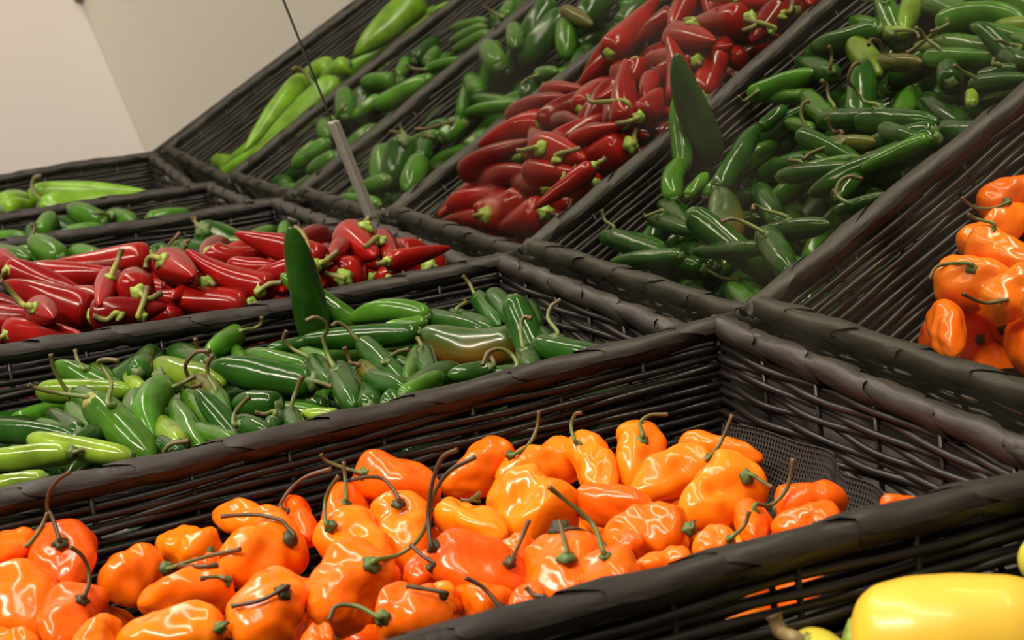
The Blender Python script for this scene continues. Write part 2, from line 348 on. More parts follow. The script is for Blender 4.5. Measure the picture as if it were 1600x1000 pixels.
def body_mesh(kind, P, r, seed, bump, m, nr=30, na=22):
    prof, la, ln, na_, sr, cr, flat = KIND[kind]; rg = np.random.default_rng(seed)
    t, path = axis(P, nr)
    px, py = zip(*prof); R = np.interp(t, px, py); R[1:-1] = (R[:-2] + 2 * R[1:-1] + R[2:]) / 4
    if bump == 2: R = np.interp(t, (0, .04, .15, .3, .5, .7, .85, .95, 1), (.5, .8, 1, 1, .92, .74, .53, .32, .10)); bump = 0
    if bump: t0 = rg.uniform(.35, .6); R *= 1 - rg.uniform(.08, .17) * np.exp(-((t - t0) / .11) ** 2)
    th = np.linspace(0, 2 * np.pi, na, endpoint=False)[None, :]; tt = t[:, None]
    g = 1 + la * np.cos(ln * th + rg.uniform(0, 6) + tt * rg.uniform(-1.5, 1.5)) * np.sin(np.pi * np.clip(tt, 0, 1)) ** .5 + .5 * la * np.cos(2 * th + rg.uniform(0, 6))
    for _ in range(5):
        k = rg.integers(1, 5); g = g + na_ * .55 * np.sin(k * th + rg.uniform(0, 6)) * np.sin(tt * rg.uniform(3, 11) + rg.uniform(0, 6))
    if bump:                                            # folds and dents
        for _ in range(3):
            a0, t1 = rg.uniform(0, 6.28), rg.uniform(.2, .8); d = np.angle(np.exp(1j * (th - a0)))
            g = g - rg.uniform(.10, .2) * np.exp(-(d / rg.uniform(.35, .6)) ** 2 - ((tt - t1) / rg.uniform(.1, .18)) ** 2)
    if kind[:3] == 'hab':                               # crinkled waxy skin
        for _ in range(9):
            k = rg.integers(3, 8); g = g + .016 * np.sin(k * th + rg.uniform(0, 6) + 2 * np.sin(tt * rg.uniform(2, 6))) * np.sin(tt * rg.uniform(9, 22) + rg.uniform(0, 6))
    rad = r * R[:, None] * g
    v = sweep(path, rad, na)
    if flat != 1.: pass
    return me('body', v, ringfaces(nr, na), m)
def stem_base(P, r, st):                      # where the stalk leaves the skin, and which way is into the flesh there
    t, path = axis(P, 24); d = path[1] - path[0]; d = d / np.linalg.norm(d)
    if len(st) and np.linalg.norm(st[0] - path[0]) > .45 * r:
        k = np.linalg.norm(path - st[0], axis=1).argmin(); q = path[max(k, 3)] - st[0]; m = np.linalg.norm(q)
        if m > .2 * r: return st[0] + q / m * .0012, q / m, True
    return path[0], d, False
def calyx_mesh(P, r, kind, seed, st=()):
    cr = KIND[kind][5] * r; rg = np.random.default_rng(seed + 1)
    base, d, moved = stem_base(P, r, st)
    a = np.array([0, 0, 1.]) if abs(d[2]) < .9 else np.array([0, 1., 0]); A = a - d * (a @ d); A /= np.linalg.norm(A); B = np.cross(d, A)
    n = 15; th = np.linspace(0, 2 * np.pi, n, endpoint=False); lob = 1 + .16 * np.cos(5 * th + rg.uniform(0, 6)) + .06 * rg.standard_normal(n)
    v = []
    for q, h in ((.22, -.0032), (.55, -.0021), (.85, -.0009), (1., .0012), (.8, .0022)):
        rr = cr * q * (lob if q > .5 else 1); v.append(base + d * (h * min(1.2, cr / .006)) + rr[:, None] * (np.cos(th)[:, None] * A + np.sin(th)[:, None] * B) if q > .5 else base + d * h * min(1.2, cr / .006) + rr * (np.cos(th)[:, None] * A + np.sin(th)[:, None] * B))
    return me('calyx', np.concatenate(v), ringfaces(5, n), M['calyx'])
def stem_mesh(P, st, kind, seed):
    sr = KIND[kind][4]; rg = np.random.default_rng(seed + 2); base, d, moved = stem_base(P, RAD[0], st)
    pts = [base + d * .001]
    if np.linalg.norm(st[0] - base) < .004: st = st[1:] if len(st) > 1 else st
    if moved: pts.append(base - d * .003)
    pts += list(st); n = 6 * len(pts) + 2; p = smooth_path(pts, n); s = np.linspace(0, 1, n)
    r = sr * (1 + 1.0 * np.exp(-s / .10) + .28 * np.exp(-(1 - s) / .05) + .06 * np.sin(s * 17 + rg.uniform(0, 6)))
    d_ = me('stem', sweep(p, r, 9), ringfaces(n, 9), M['stem'])
    at = d_.attributes.new('along', 'FLOAT', 'POINT'); at.data.foreach_set('value', np.repeat(s, 9).astype(np.float32))
    return d_
RAD = [0.]
SC = dict(green=(.12, .20, .035, 1), dark=(.035, .022, .010, 1), brown=(.085, .045, .018, 1), pale=(.30, .24, .10, 1), lime=(.30, .36, .05, 1), olive=(.16, .19, .05, 1))
CAT = dict(habanero_pepper='pepper', serrano_pepper='pepper', red_pepper='pepper', jalapeno_pepper='pepper', anaheim_pepper='pepper', yellow_pepper='pepper')
GRP = {3: 'orange habaneros in the wicker basket', 2: 'green serrano peppers in the wicker basket', 1: 'red peppers in the wicker basket', 0: 'green jalapenos behind the red peppers', -1: 'green jalapenos in the second farthest basket', -2: 'light green anaheim peppers', 4: 'yellow peppers in the nearest basket'}
FILL = {3: 'orange habanero mostly covered by others in the orange pile', 2: 'green serrano mostly covered by others in the serrano pile', 1: 'red pepper mostly covered by others in the red pile', 0: 'green jalapeno mostly covered by others behind the red peppers',
        -1: 'green jalapeno low in the second farthest basket', -2: 'anaheim pepper low in the farthest basket', 4: 'yellow pepper low in the nearest basket'}
def add_pepper(i, k, c, l, b, P, r, st, bump):
    P = np.array(P, float); c0 = P[1].copy(); P = P - c0; st = np.array(st, float).reshape(-1, 3) - c0; seed = 1000 + i
    rg = np.random.default_rng(seed)
    root = bpy.data.objects.new(k, None); root.empty_display_size = .01; col.objects.link(root); root.location = c0
    tag(root, l or FILL[b], 'pepper', GRP[b] if l else GRP[b] + ', covered ones')
    hi = bool(l) and b in (2, 3, 4); hab = hi and b == 3
    m = M['turning'] if c == 'GX' else M[k]
    bd = ob('body', body_mesh(k, P, r, seed, int(bump) or (k[:3] == 'hab' and rg.random() < .3), m, *((48, 40) if hab else (34, 28) if hi else (20, 16))), root)
    jit = rg.uniform(.86, 1.14); hue = rg.uniform(.9, 1.1)
    cc = COL[c]; bd.color = (min(cc[0] * jit, .97), min(cc[1] * jit * hue, .9), cc[2] * jit, 1)
    txt = l or ''
    key = 'green' if k[:3] in ('ser', 'jal', 'ana') else 'lime' if k == 'red_pepper' else 'pale' if 'pale dry' in txt else 'dark' if any(s in txt for s in ('dark', 'black')) else 'brown' if 'brown' in txt else 'green'
    if k[:3] == 'hab' and 'green' in txt: key = 'green'
    if k[:3] in ('ser', 'jal') and 'brown' in txt and 'orange-brown' not in txt: key = 'brown'
    RAD[0] = r; cx = ob('calyx', calyx_mesh(P, r, k, seed, st), root)
    g = {'red_pepper': (.20, .30, .04), 'yellow_pepper': (.22, .30, .05)}.get(k, (.075, .13, .03))
    if key in ('dark', 'brown') and k[:3] == 'hab': g = (.035, .045, .014)
    if 'yellow calyx' in txt: g = (.30, .30, .07)
    if 'brown calyx' in txt or 'brown papery' in txt: g = (.12, .07, .03)
    cx.color = (*g, 1)
    if len(st):
        so = ob('stem', stem_mesh(P, st, k, seed), root); so.color = SC[key]
        if key == 'pale': so['label'] = 'pale dry stem'
    return root
DATA = json.loads(r'''[["habanero_pepper","O1","orange habanero cut by the frame at the far left, stem joined to its neighbour",3,[[0.9133,-0.3648,-0.0239],[0.9251,-0.3744,-0.0239],[0.937,-0.3838,-0.0239]],0.0095,[[0.9303,-0.366,-0.0205],[0.9266,-0.3588,-0.0164],[0.9242,-0.3539,-0.0104]],0],
["habanero_pepper","O3","round orange habanero below a long crooked dark stem tipped with tan",3,[[0.916,-0.3501,-0.0257],[0.9356,-0.3519,-0.0318],[0.9552,-0.3538,-0.0375]],0.0146,[[0.943,-0.3529,-0.018],[0.9263,-0.3527,-0.0118],[0.9231,-0.3536,-0.0083],[0.924,-0.3517,-0.0019],[0.9273,-0.3474,0.0036],[0.9317,-0.3425,0.0069]],0],
["habanero_pepper","O1","big wrinkled orange habanero lying in the lower left of the pile",3,[[0.9412,-0.3795,-0.0317],[0.96,-0.3715,-0.0395],[0.9786,-0.3638,-0.047]],0.016,[],0],
["habanero_pepper","O3","reddish orange habanero pointing at the viewer, dark stem bent over the round one",3,[[0.9748,-0.3502,-0.035],[0.9929,-0.3593,-0.0378],[1.0111,-0.368,-0.0402]],0.012,[[0.9966,-0.3526,-0.0275],[0.9885,-0.349,-0.0257],[0.9846,-0.3477,-0.0204],[0.9841,-0.3493,-0.0142],[0.9848,-0.353,-0.0098]],0],
["habanero_pepper","O2","small shiny yellow-orange habanero on the bottom edge of the photo",3,[[1.005,-0.3467,-0.04],[1.0165,-0.3536,-0.0401],[1.0281,-0.3604,-0.04]],0.0094,[],0],
["habanero_pepper","O1","orange habanero barely showing in the lower left corner",3,[[0.9873,-0.3888,-0.04],[0.9952,-0.381,-0.04],[1.003,-0.3732,-0.04]],0.007,[],0],
["habanero_pepper","O1","two lobed orange habanero with a pale straight stem pointing right",3,[[0.9412,-0.3131,-0.0401],[0.9451,-0.3274,-0.0401],[0.9491,-0.3415,-0.0401]],0.0129,[[0.9581,-0.3128,-0.0366],[0.9655,-0.3051,-0.0336],[0.9752,-0.2957,-0.0302],[0.9829,-0.2859,-0.0281]],1],
["habanero_pepper","O2","blocky yellow-orange habanero against the wicker, left of the middle",3,[[0.9432,-0.2916,-0.0387],[0.9274,-0.2995,-0.0387],[0.9116,-0.3077,-0.0387]],0.0105,[],1],
["habanero_pepper","O3","red-orange habanero in a gap with a short dark stub stem",3,[[0.9616,-0.2923,-0.0403],[0.9611,-0.3006,-0.0403],[0.9606,-0.3089,-0.0403]],0.0068,[[0.9925,-0.2991,-0.0294],[0.9914,-0.3061,-0.0282],[0.976,-0.3108,-0.0311]],0],
["habanero_pepper","O2","yellow-orange habanero with a rounded knob, on top of the back row",3,[[0.9464,-0.2589,-0.0339],[0.9285,-0.2702,-0.0331],[0.9105,-0.2819,-0.0322]],0.0084,[],0],
["habanero_pepper","O2","large pale orange habanero with a saddle and a dark stem curling left",3,[[0.9569,-0.2585,-0.0373],[0.9681,-0.2767,-0.0375],[0.9794,-0.2942,-0.0375]],0.0153,[[0.9766,-0.2623,-0.0305],[0.9737,-0.2631,-0.0265],[0.9706,-0.265,-0.0237],[0.9633,-0.2734,-0.0212],[0.9592,-0.2875,-0.0194]],1],
["habanero_pepper","O3","orange habanero behind the large pale one, brown stem sweeping right",3,[[0.9128,-0.2487,-0.0388],[0.9342,-0.2496,-0.0395],[0.9555,-0.2507,-0.0399]],0.0097,[[0.9345,-0.255,-0.0307],[0.9258,-0.2531,-0.0294],[0.9231,-0.2488,-0.026],[0.926,-0.2409,-0.0205],[0.932,-0.2298,-0.0178]],0],
["habanero_pepper","O1","smooth oval orange habanero with a ring shaped highlight",3,[[0.9903,-0.2927,-0.0399],[0.988,-0.3122,-0.0399],[0.9859,-0.3315,-0.0399]],0.0112,[[0.9987,-0.2971,-0.0341],[0.9981,-0.2999,-0.0322],[0.9978,-0.3067,-0.0313]],0],
["habanero_pepper","O2","bright yellow-orange habanero along the bottom edge with a pointed right end",3,[[1.0361,-0.3075,-0.0402],[1.0284,-0.3269,-0.0402],[1.0207,-0.3463,-0.0402]],0.0103,[[1.0439,-0.3096,-0.0368],[1.0446,-0.3068,-0.0353]],0],
["habanero_pepper","O1","blocky orange habanero with a straight dark stem lying to the left",3,[[1.0187,-0.2755,-0.0394],[1.0343,-0.2897,-0.0412],[1.05,-0.3034,-0.0426]],0.0151,[[1.045,-0.2832,-0.0282],[1.0466,-0.2926,-0.0293],[1.0421,-0.304,-0.0305]],0],
["habanero_pepper","O1","folded glossy orange habanero with a long green stem rising to the right",3,[[1.0215,-0.2418,-0.0366],[1.0349,-0.2575,-0.0395],[1.0484,-0.2726,-0.042]],0.0159,[[1.0423,-0.2466,-0.0275],[1.0355,-0.2345,-0.0293],[1.0364,-0.2261,-0.0252],[1.0386,-0.2207,-0.0169],[1.0407,-0.2181,-0.0072],[1.0447,-0.2114,0.002],[1.0478,-0.2006,0.0064]],1],
["habanero_pepper","O2","pale orange habanero with a thin stem arching to the upper right",3,[[0.9687,-0.2429,-0.031],[0.9874,-0.237,-0.0395],[1.006,-0.2315,-0.0476]],0.0128,[[0.9841,-0.2481,-0.0265],[0.9758,-0.2462,-0.0206],[0.9755,-0.2431,-0.0142],[0.9778,-0.2387,-0.0088]],0],
["habanero_pepper","O3","small deep orange habanero with a straight upright stem",3,[[0.9188,-0.2224,-0.0376],[0.9385,-0.2297,-0.0401],[0.9582,-0.2369,-0.0422]],0.0113,[[0.9451,-0.2291,-0.0296],[0.9312,-0.2244,-0.0265],[0.9263,-0.2224,-0.0174]],0],
["habanero_pepper","O3","deep orange habanero leaning on the back wicker, stem pointing left",3,[[0.9158,-0.2129,-0.0286],[0.9321,-0.1995,-0.0329],[0.9482,-0.1865,-0.0371]],0.0139,[[0.9318,-0.2158,-0.0234],[0.9233,-0.2204,-0.0221],[0.9186,-0.2281,-0.0177],[0.9181,-0.2304,-0.0139]],0],
["habanero_pepper","O2","yellow-orange habanero with a brown stem hooked to the left",3,[[0.9609,-0.2103,-0.0325],[0.9792,-0.2155,-0.0409],[0.9975,-0.2207,-0.0489]],0.0134,[[0.9792,-0.2149,-0.0252],[0.9676,-0.2154,-0.0191],[0.9643,-0.2207,-0.0163],[0.9628,-0.2295,-0.016]],0],
["habanero_pepper","O3","dark orange habanero half covered, with a short black stub stem",3,[[1.0276,-0.2179,-0.0403],[1.035,-0.2249,-0.0403],[1.0424,-0.2318,-0.0403]],0.0084,[[1.0515,-0.2259,-0.0315],[1.0466,-0.2279,-0.0281],[1.0371,-0.2289,-0.0262]],0],
["habanero_pepper","O1","orange habanero against the back wicker with a bright green upright stem",3,[[0.9156,-0.1387,-0.0333],[0.9212,-0.1585,-0.0383],[0.9268,-0.1778,-0.0432]],0.0109,[[0.9344,-0.1444,-0.0305],[0.9332,-0.1357,-0.0281],[0.9297,-0.1289,-0.0225],[0.9285,-0.1259,-0.0143]],0],
["habanero_pepper","O2","light orange habanero in the middle of the pile with a stub stem",3,[[0.9692,-0.1927,-0.0376],[0.9895,-0.186,-0.04],[1.0096,-0.1798,-0.0422]],0.0093,[[0.9815,-0.18,-0.031],[0.9873,-0.1853,-0.03],[0.9854,-0.189,-0.0293]],0],
["habanero_pepper","O2","large waxy yellow-orange habanero with blotchy highlights, dark stem under it",3,[[1.0048,-0.1519,-0.0466],[0.9864,-0.1591,-0.04],[0.9679,-0.1667,-0.0332]],0.0177,[[1.0584,-0.1739,-0.0283],[1.0622,-0.1685,-0.0278],[1.0619,-0.1595,-0.0347],[1.0777,-0.1554,-0.0426]],1],
["habanero_pepper","O3","long smooth red-orange habanero lying diagonally, black stem rising high",3,[[1.0407,-0.2207,-0.0277],[1.0534,-0.2064,-0.039],[1.0659,-0.1923,-0.0501]],0.0125,[[1.0506,-0.2243,-0.0243],[1.0449,-0.2225,-0.0133],[1.0446,-0.2186,-0.0003],[1.0471,-0.2141,0.0089],[1.0519,-0.2092,0.0121]],0],
["habanero_pepper","O1","orange habanero with a thin straight brown stem standing up in front",3,[[1.0434,-0.1938,-0.0421],[1.0421,-0.1855,-0.0421],[1.0408,-0.1771,-0.0421]],0.0108,[[1.0646,-0.1984,-0.0335],[1.0549,-0.1902,-0.0303],[1.0524,-0.1839,-0.0228]],0],
["habanero_pepper","O2","long yellow-orange habanero resting on the back row",3,[[0.9314,-0.1108,-0.0393],[0.932,-0.1322,-0.0398],[0.9328,-0.1534,-0.0402]],0.0116,[],0],
["habanero_pepper","O2","yellow-orange habanero with a thin hooked green stem, behind a dark slit",3,[[0.9405,-0.1131,-0.0305],[0.9595,-0.1143,-0.0389],[0.9783,-0.1156,-0.0468]],0.011,[[0.9534,-0.1196,-0.0256],[0.9462,-0.1179,-0.0198],[0.9465,-0.1154,-0.015],[0.9493,-0.1133,-0.014]],0],
["habanero_pepper","O3","smooth orange habanero wedged in the middle with no stem showing",3,[[0.994,-0.1376,-0.0402],[1.0102,-0.1275,-0.0403],[1.0262,-0.1177,-0.0402]],0.0097,[],0],
["habanero_pepper","O2","pale yellow-orange habanero topped by an arching green stem",3,[[0.9442,-0.082,-0.0343],[0.9611,-0.0932,-0.0403],[0.978,-0.1043,-0.0458]],0.0134,[[0.9662,-0.092,-0.027],[0.9563,-0.0877,-0.0235],[0.9542,-0.0813,-0.0213],[0.9577,-0.0735,-0.022]],0],
["habanero_pepper","O2","smooth tapering yellow-orange habanero with a slim green stem pointing up",3,[[0.994,-0.073,-0.0354],[0.9952,-0.0943,-0.0398],[0.9965,-0.1152,-0.0441]],0.0109,[[1.0038,-0.0789,-0.0322],[1.0017,-0.0704,-0.0272],[1.0018,-0.0629,-0.0158]],0],
["habanero_pepper","O1","cone shaped orange habanero with its tip toward the dark mesh liner",3,[[0.9605,-0.0702,-0.0374],[0.9773,-0.0579,-0.0401],[0.994,-0.046,-0.0426]],0.009,[],0],
["habanero_pepper","O2","large wrinkled yellow-orange habanero with a dark green calyx near the liner",3,[[1.0263,-0.0711,-0.0357],[1.0333,-0.0913,-0.0401],[1.0404,-0.111,-0.0442]],0.0146,[[1.0437,-0.0801,-0.0307],[1.0497,-0.0776,-0.0324],[1.0629,-0.0802,-0.0312]],1],
["habanero_pepper","O3","small deep orange habanero with a long stem curving up to the right",3,[[1.0616,-0.0908,-0.0399],[1.077,-0.0983,-0.04],[1.0924,-0.1058,-0.0399]],0.0076,[[1.0796,-0.0977,-0.0322],[1.0743,-0.0875,-0.0344],[1.075,-0.0798,-0.0287],[1.075,-0.0755,-0.0172]],0],
["habanero_pepper","O2","flat orange habanero at the front rim below a tangle of stems",3,[[1.0871,-0.1133,-0.04],[1.0873,-0.1222,-0.04],[1.0876,-0.131,-0.04]],0.0074,[[1.0944,-0.1177,-0.0358],[1.0938,-0.111,-0.0326],[1.0942,-0.108,-0.0272]],0],
["habanero_pepper","O1","broad orange habanero with a big round highlight, right of the middle",3,[[1.0641,-0.1212,-0.0403],[1.054,-0.1354,-0.0404],[1.0437,-0.1498,-0.0403]],0.0127,[[1.0725,-0.1234,-0.036],[1.0715,-0.1217,-0.0337]],1],
["habanero_pepper","O1","orange habanero peeking over the front rim, right of the twin stems",3,[[1.0943,-0.1359,-0.04],[1.093,-0.1482,-0.04],[1.0918,-0.1604,-0.04]],0.0072,[],0],
["habanero_pepper","O1","orange habanero at the front rim under two crossing stems, nearest the wicker",3,[[1.0526,-0.1695,-0.0423],[1.0723,-0.1782,-0.0439],[1.0918,-0.1868,-0.045]],0.0166,[[1.083,-0.1819,-0.0293],[1.0733,-0.1784,-0.0266],[1.0638,-0.1756,-0.0223]],0],
["habanero_pepper","O1","orange habanero at the front rim with the thick bright green stem",3,[[1.0864,-0.168,-0.0355],[1.1037,-0.1718,-0.0357],[1.1208,-0.1758,-0.0355]],0.0103,[[1.1024,-0.1746,-0.0252],[1.0917,-0.1733,-0.0167],[1.0863,-0.1805,-0.0074],[1.0846,-0.186,-0.0009]],0],
["habanero_pepper","O3","red-orange habanero with a deep crease beside the mesh liner",3,[[1.0634,-0.0796,-0.04],[1.0695,-0.0659,-0.04],[1.0757,-0.0523,-0.04]],0.0113,[],1],
["habanero_pepper","O3","red-orange habanero at the front rim with a short green stub",3,[[1.0995,-0.0705,-0.04],[1.0924,-0.0826,-0.04],[1.0852,-0.0947,-0.04]],0.0086,[[1.1054,-0.078,-0.0375],[1.1033,-0.0815,-0.0359],[1.1015,-0.0851,-0.036]],0],
["habanero_pepper","O3","small red-orange habanero alone in the mirror end of the basket",3,[[1.0987,-0.0521,-0.04],[1.1028,-0.0444,-0.04],[1.1068,-0.0368,-0.04]],0.0068,[],0],
["habanero_pepper","O1","orange habanero at the front rim with a thin black stem pointing left",3,[[1.0825,-0.2102,-0.0436],[1.0696,-0.2154,-0.0436],[1.0565,-0.2207,-0.0436]],0.0086,[[1.0876,-0.2128,-0.0414],[1.0832,-0.2168,-0.0338],[1.0815,-0.2229,-0.0286]],0],
["habanero_pepper","O1","orange habanero at the bottom with a drooping green hooked stem",3,[[1.0775,-0.2557,-0.0373],[1.0872,-0.2453,-0.0373],[1.0969,-0.2352,-0.0373]],0.0131,[[1.0904,-0.2601,-0.0316],[1.0811,-0.2654,-0.0289],[1.0785,-0.2725,-0.0277],[1.0801,-0.2766,-0.0317]],0],
["habanero_pepper","O2","small orange habanero with a thin black stem lying level",3,[[1.0653,-0.2253,-0.0395],[1.0718,-0.2315,-0.0395],[1.0784,-0.2375,-0.0395]],0.0069,[[1.0952,-0.236,-0.0278],[1.0924,-0.2425,-0.0247],[1.0888,-0.2481,-0.0232]],0],
["habanero_pepper","O3","orange habanero just behind the front rim with a short dark stem",3,[[1.0969,-0.1978,-0.04],[1.097,-0.2053,-0.04],[1.0971,-0.2128,-0.04]],0.0081,[[1.1051,-0.2021,-0.035],[1.1038,-0.2047,-0.0337],[1.1009,-0.2064,-0.0311]],0],
["habanero_pepper","O3","orange habanero cut off by the bottom edge of the photo, left of the hooked stem",3,[[1.0806,-0.2755,-0.0399],[1.0793,-0.282,-0.0399],[1.078,-0.2884,-0.0399]],0.0079,[],0],
["habanero_pepper","O3","dark orange habanero deep between the twin stems and the broad one",3,[[1.0656,-0.143,-0.0395],[1.0661,-0.1493,-0.0395],[1.0666,-0.1556,-0.0395]],0.0068,[],0],
["serrano_pepper","Gm","largest green serrano, yellow calyx, its long stem pointing left",2,[[0.7611,-0.3076,-0.0017],[0.7911,-0.2987,-0.0133],[0.8207,-0.2903,-0.0241]],0.0102,[[0.771,-0.3107,0.0025],[0.7623,-0.3219,0.006],[0.7591,-0.3331,0.0106],[0.7588,-0.3374,0.0135]],0],
["serrano_pepper","Gm","smooth green serrano lying with its blunt tip up against the wicker",2,[[0.6829,-0.2736,-0.0257],[0.6568,-0.291,-0.0141],[0.6303,-0.3091,-0.0021]],0.0084,[],0],
["serrano_pepper","Gm","green serrano behind the largest one, thin stem reaching straight up",2,[[0.6844,-0.3054,-0.0125],[0.7165,-0.2997,-0.015],[0.7483,-0.2945,-0.017]],0.0075,[[0.6841,-0.3096,-0.01],[0.6826,-0.3155,0.0036],[0.6834,-0.316,0.0131]],0],
["serrano_pepper","Gm","small green serrano upright beside the largest calyx",2,[[0.7781,-0.3104,-0.018],[0.7462,-0.3127,-0.0143],[0.714,-0.3153,-0.01]],0.0058,[],0],
["serrano_pepper","Gd","short dark serrano with a pale gloss along its back",2,[[0.7709,-0.3177,-0.0141],[0.7393,-0.3214,-0.0141],[0.7075,-0.3254,-0.0137]],0.0059,[],0],
["serrano_pepper","Gd","dark green serrano lying level at the far left",2,[[0.7212,-0.3617,-0.0129],[0.7464,-0.3406,-0.014],[0.7714,-0.3202,-0.0149]],0.0069,[],0],
["serrano_pepper","Gm","green serrano sliver above the dark level one",2,[[0.7608,-0.3243,-0.0142],[0.7413,-0.3288,-0.0143],[0.7216,-0.3335,-0.0142]],0.004,[],0],
["serrano_pepper","Gd","dark serrano with a silvery shine, under the largest one",2,[[0.7839,-0.3097,-0.0138],[0.7911,-0.3185,-0.0138],[0.7982,-0.3272,-0.0138]],0.0063,[],0],
["serrano_pepper","Gl","light green serrano with an upturned tip along the front rim",2,[[0.83,-0.3018,-0.018],[0.8001,-0.3314,-0.0119],[0.778,-0.3429,-0.0101]],0.0062,[],0],
["serrano_pepper","Gl","pale yellow-green serrano level on the front rim at left",2,[[0.8119,-0.3267,-0.0136],[0.7999,-0.3499,-0.0136],[0.7877,-0.3732,-0.0136]],0.0068,[[0.8175,-0.3274,-0.0123],[0.8191,-0.3232,-0.0119]],0],
["serrano_pepper","Gl","light green serrano, lowest at the left frame edge",2,[[0.8438,-0.3443,-0.0157],[0.8376,-0.36,-0.0157],[0.8315,-0.3757,-0.0157]],0.0049,[],0],
["serrano_pepper","Gd","dark green serrano leaning on the wicker, rounded tip up to the right",2,[[0.6553,-0.2849,-0.0205],[0.633,-0.2647,-0.0164],[0.6109,-0.2437,-0.0119]],0.0091,[],0],
["serrano_pepper","Gm","small green serrano with a curled thin stem near the back wicker",2,[[0.6179,-0.2865,-0.013],[0.6371,-0.2841,-0.013],[0.6562,-0.2818,-0.013]],0.0053,[[0.6553,-0.2958,-0.0043],[0.6306,-0.2962,-0.0022],[0.6247,-0.2957,0.0019]],0],
["serrano_pepper","Gm","green serrano under the bent one with a long looping stem",2,[[0.7328,-0.2959,-0.0122],[0.76,-0.2947,-0.0123],[0.787,-0.2936,-0.0122]],0.0054,[[0.7858,-0.3021,0.0005],[0.7528,-0.2953,0.0039],[0.7424,-0.2962,0.0101],[0.7408,-0.2986,0.0145],[0.7442,-0.2945,0.0156],[0.7494,-0.2888,0.0146]],0],
["serrano_pepper","Gl","small light yellow-green serrano with a dry calyx",2,[[0.7023,-0.2727,-0.0133],[0.6778,-0.2727,-0.0134],[0.6531,-0.2729,-0.0133]],0.0047,[],0],
["serrano_pepper","Gm","bent green serrano like an elbow, stem pointing right",2,[[0.7494,-0.2653,-0.0038],[0.7745,-0.2819,-0.007],[0.8061,-0.2857,-0.0181]],0.0086,[[0.7608,-0.2657,-0.0027],[0.7596,-0.2591,-0.0019],[0.7616,-0.2529,0.0006]],0],
["serrano_pepper","Gl2","wide yellowish green serrano with a loose stem across it",2,[[0.6615,-0.2572,-0.0119],[0.6913,-0.2431,-0.0141],[0.7207,-0.2298,-0.016]],0.0094,[[0.7014,-0.2634,-0.0069],[0.7266,-0.263,-0.0055],[0.7325,-0.2599,-0.0092]],0],
["serrano_pepper","Gd","dark serrano by the back wicker with a brown thread stem",2,[[0.6744,-0.2264,-0.0144],[0.6431,-0.2325,-0.0135],[0.6115,-0.2392,-0.0123]],0.0082,[[0.6741,-0.2266,-0.0089],[0.6735,-0.2322,-0.0025],[0.6745,-0.2336,0.0041]],0],
["serrano_pepper","Gb","serrano with a brown papery calyx and a round arching stem",2,[[0.7082,-0.2414,-0.014],[0.7317,-0.241,-0.0141],[0.7551,-0.2407,-0.014]],0.0061,[[0.7087,-0.2454,-0.0117],[0.7092,-0.2476,-0.003],[0.7132,-0.2416,0.0034],[0.719,-0.2347,0.004]],0],
["serrano_pepper","Gm","plump green serrano standing tip down with a tall curved stem",2,[[0.758,-0.2429,-0.0116],[0.7896,-0.2476,-0.0151],[0.8211,-0.2524,-0.0179]],0.0064,[[0.7729,-0.2454,-0.0072],[0.7646,-0.2463,-0.0008],[0.7637,-0.2457,0.0059],[0.7658,-0.2426,0.0105]],0],
["serrano_pepper","Gd","big dark serrano with wrinkled pale skin on its back",2,[[0.7493,-0.1863,-0.0211],[0.7276,-0.2096,-0.0143],[0.7058,-0.2334,-0.0072]],0.01,[[0.7727,-0.1918,-0.0134],[0.7855,-0.1904,-0.0126],[0.8029,-0.191,-0.0111]],0],
["serrano_pepper","Gm","green serrano on the back row with its stem bent up at the end",2,[[0.6118,-0.1951,-0.01],[0.6344,-0.21,-0.0101],[0.6572,-0.2244,-0.01]],0.0075,[[0.6254,-0.1964,-0.0067],[0.6229,-0.1878,-0.0068],[0.6248,-0.183,-0.0046],[0.6265,-0.1823,-0.0001]],0],
["serrano_pepper","Gm","small pointed bright serrano behind the wrinkled one",2,[[0.6733,-0.2074,-0.0162],[0.644,-0.2043,-0.0164],[0.6145,-0.2013,-0.0162]],0.005,[],0],
["serrano_pepper","Gm","green serrano with a bright ridge just behind the wrinkled one",2,[[0.7275,-0.1821,-0.0168],[0.6972,-0.1931,-0.0146],[0.6666,-0.2048,-0.0119]],0.0072,[],0],
["serrano_pepper","Gd","slim dark serrano below the long level one",2,[[0.6644,-0.1665,-0.014],[0.6636,-0.179,-0.014],[0.6628,-0.1914,-0.014]],0.0049,[],0],
["serrano_pepper","Gd","long dark level serrano with a row of small glints",2,[[0.6972,-0.1053,-0.0155],[0.6784,-0.1372,-0.0141],[0.6594,-0.1695,-0.0126]],0.0074,[],0],
["serrano_pepper","Gd","tall dark serrano standing upright above the basket rim",2,[[0.6166,-0.148,-0.0274],[0.6234,-0.1522,0.0199],[0.633,-0.1576,0.0521]],0.0111,[],2],
["serrano_pepper","Gm","green serrano leaning over the rim behind the tall upright one",2,[[0.6231,-0.1222,-0.0175],[0.6086,-0.1404,0.0003],[0.5941,-0.1587,0.0182]],0.0074,[],0],
["serrano_pepper","Gm2","bright green arched serrano along the back wicker",2,[[0.667,-0.0892,-0.0137],[0.6446,-0.1058,-0.0081],[0.623,-0.1267,-0.0137]],0.0073,[],0],
["serrano_pepper","Gm2","bright green sliver of serrano under the arched one",2,[[0.6769,-0.0943,-0.014],[0.6712,-0.1066,-0.014],[0.6655,-0.1189,-0.014]],0.0046,[],0],
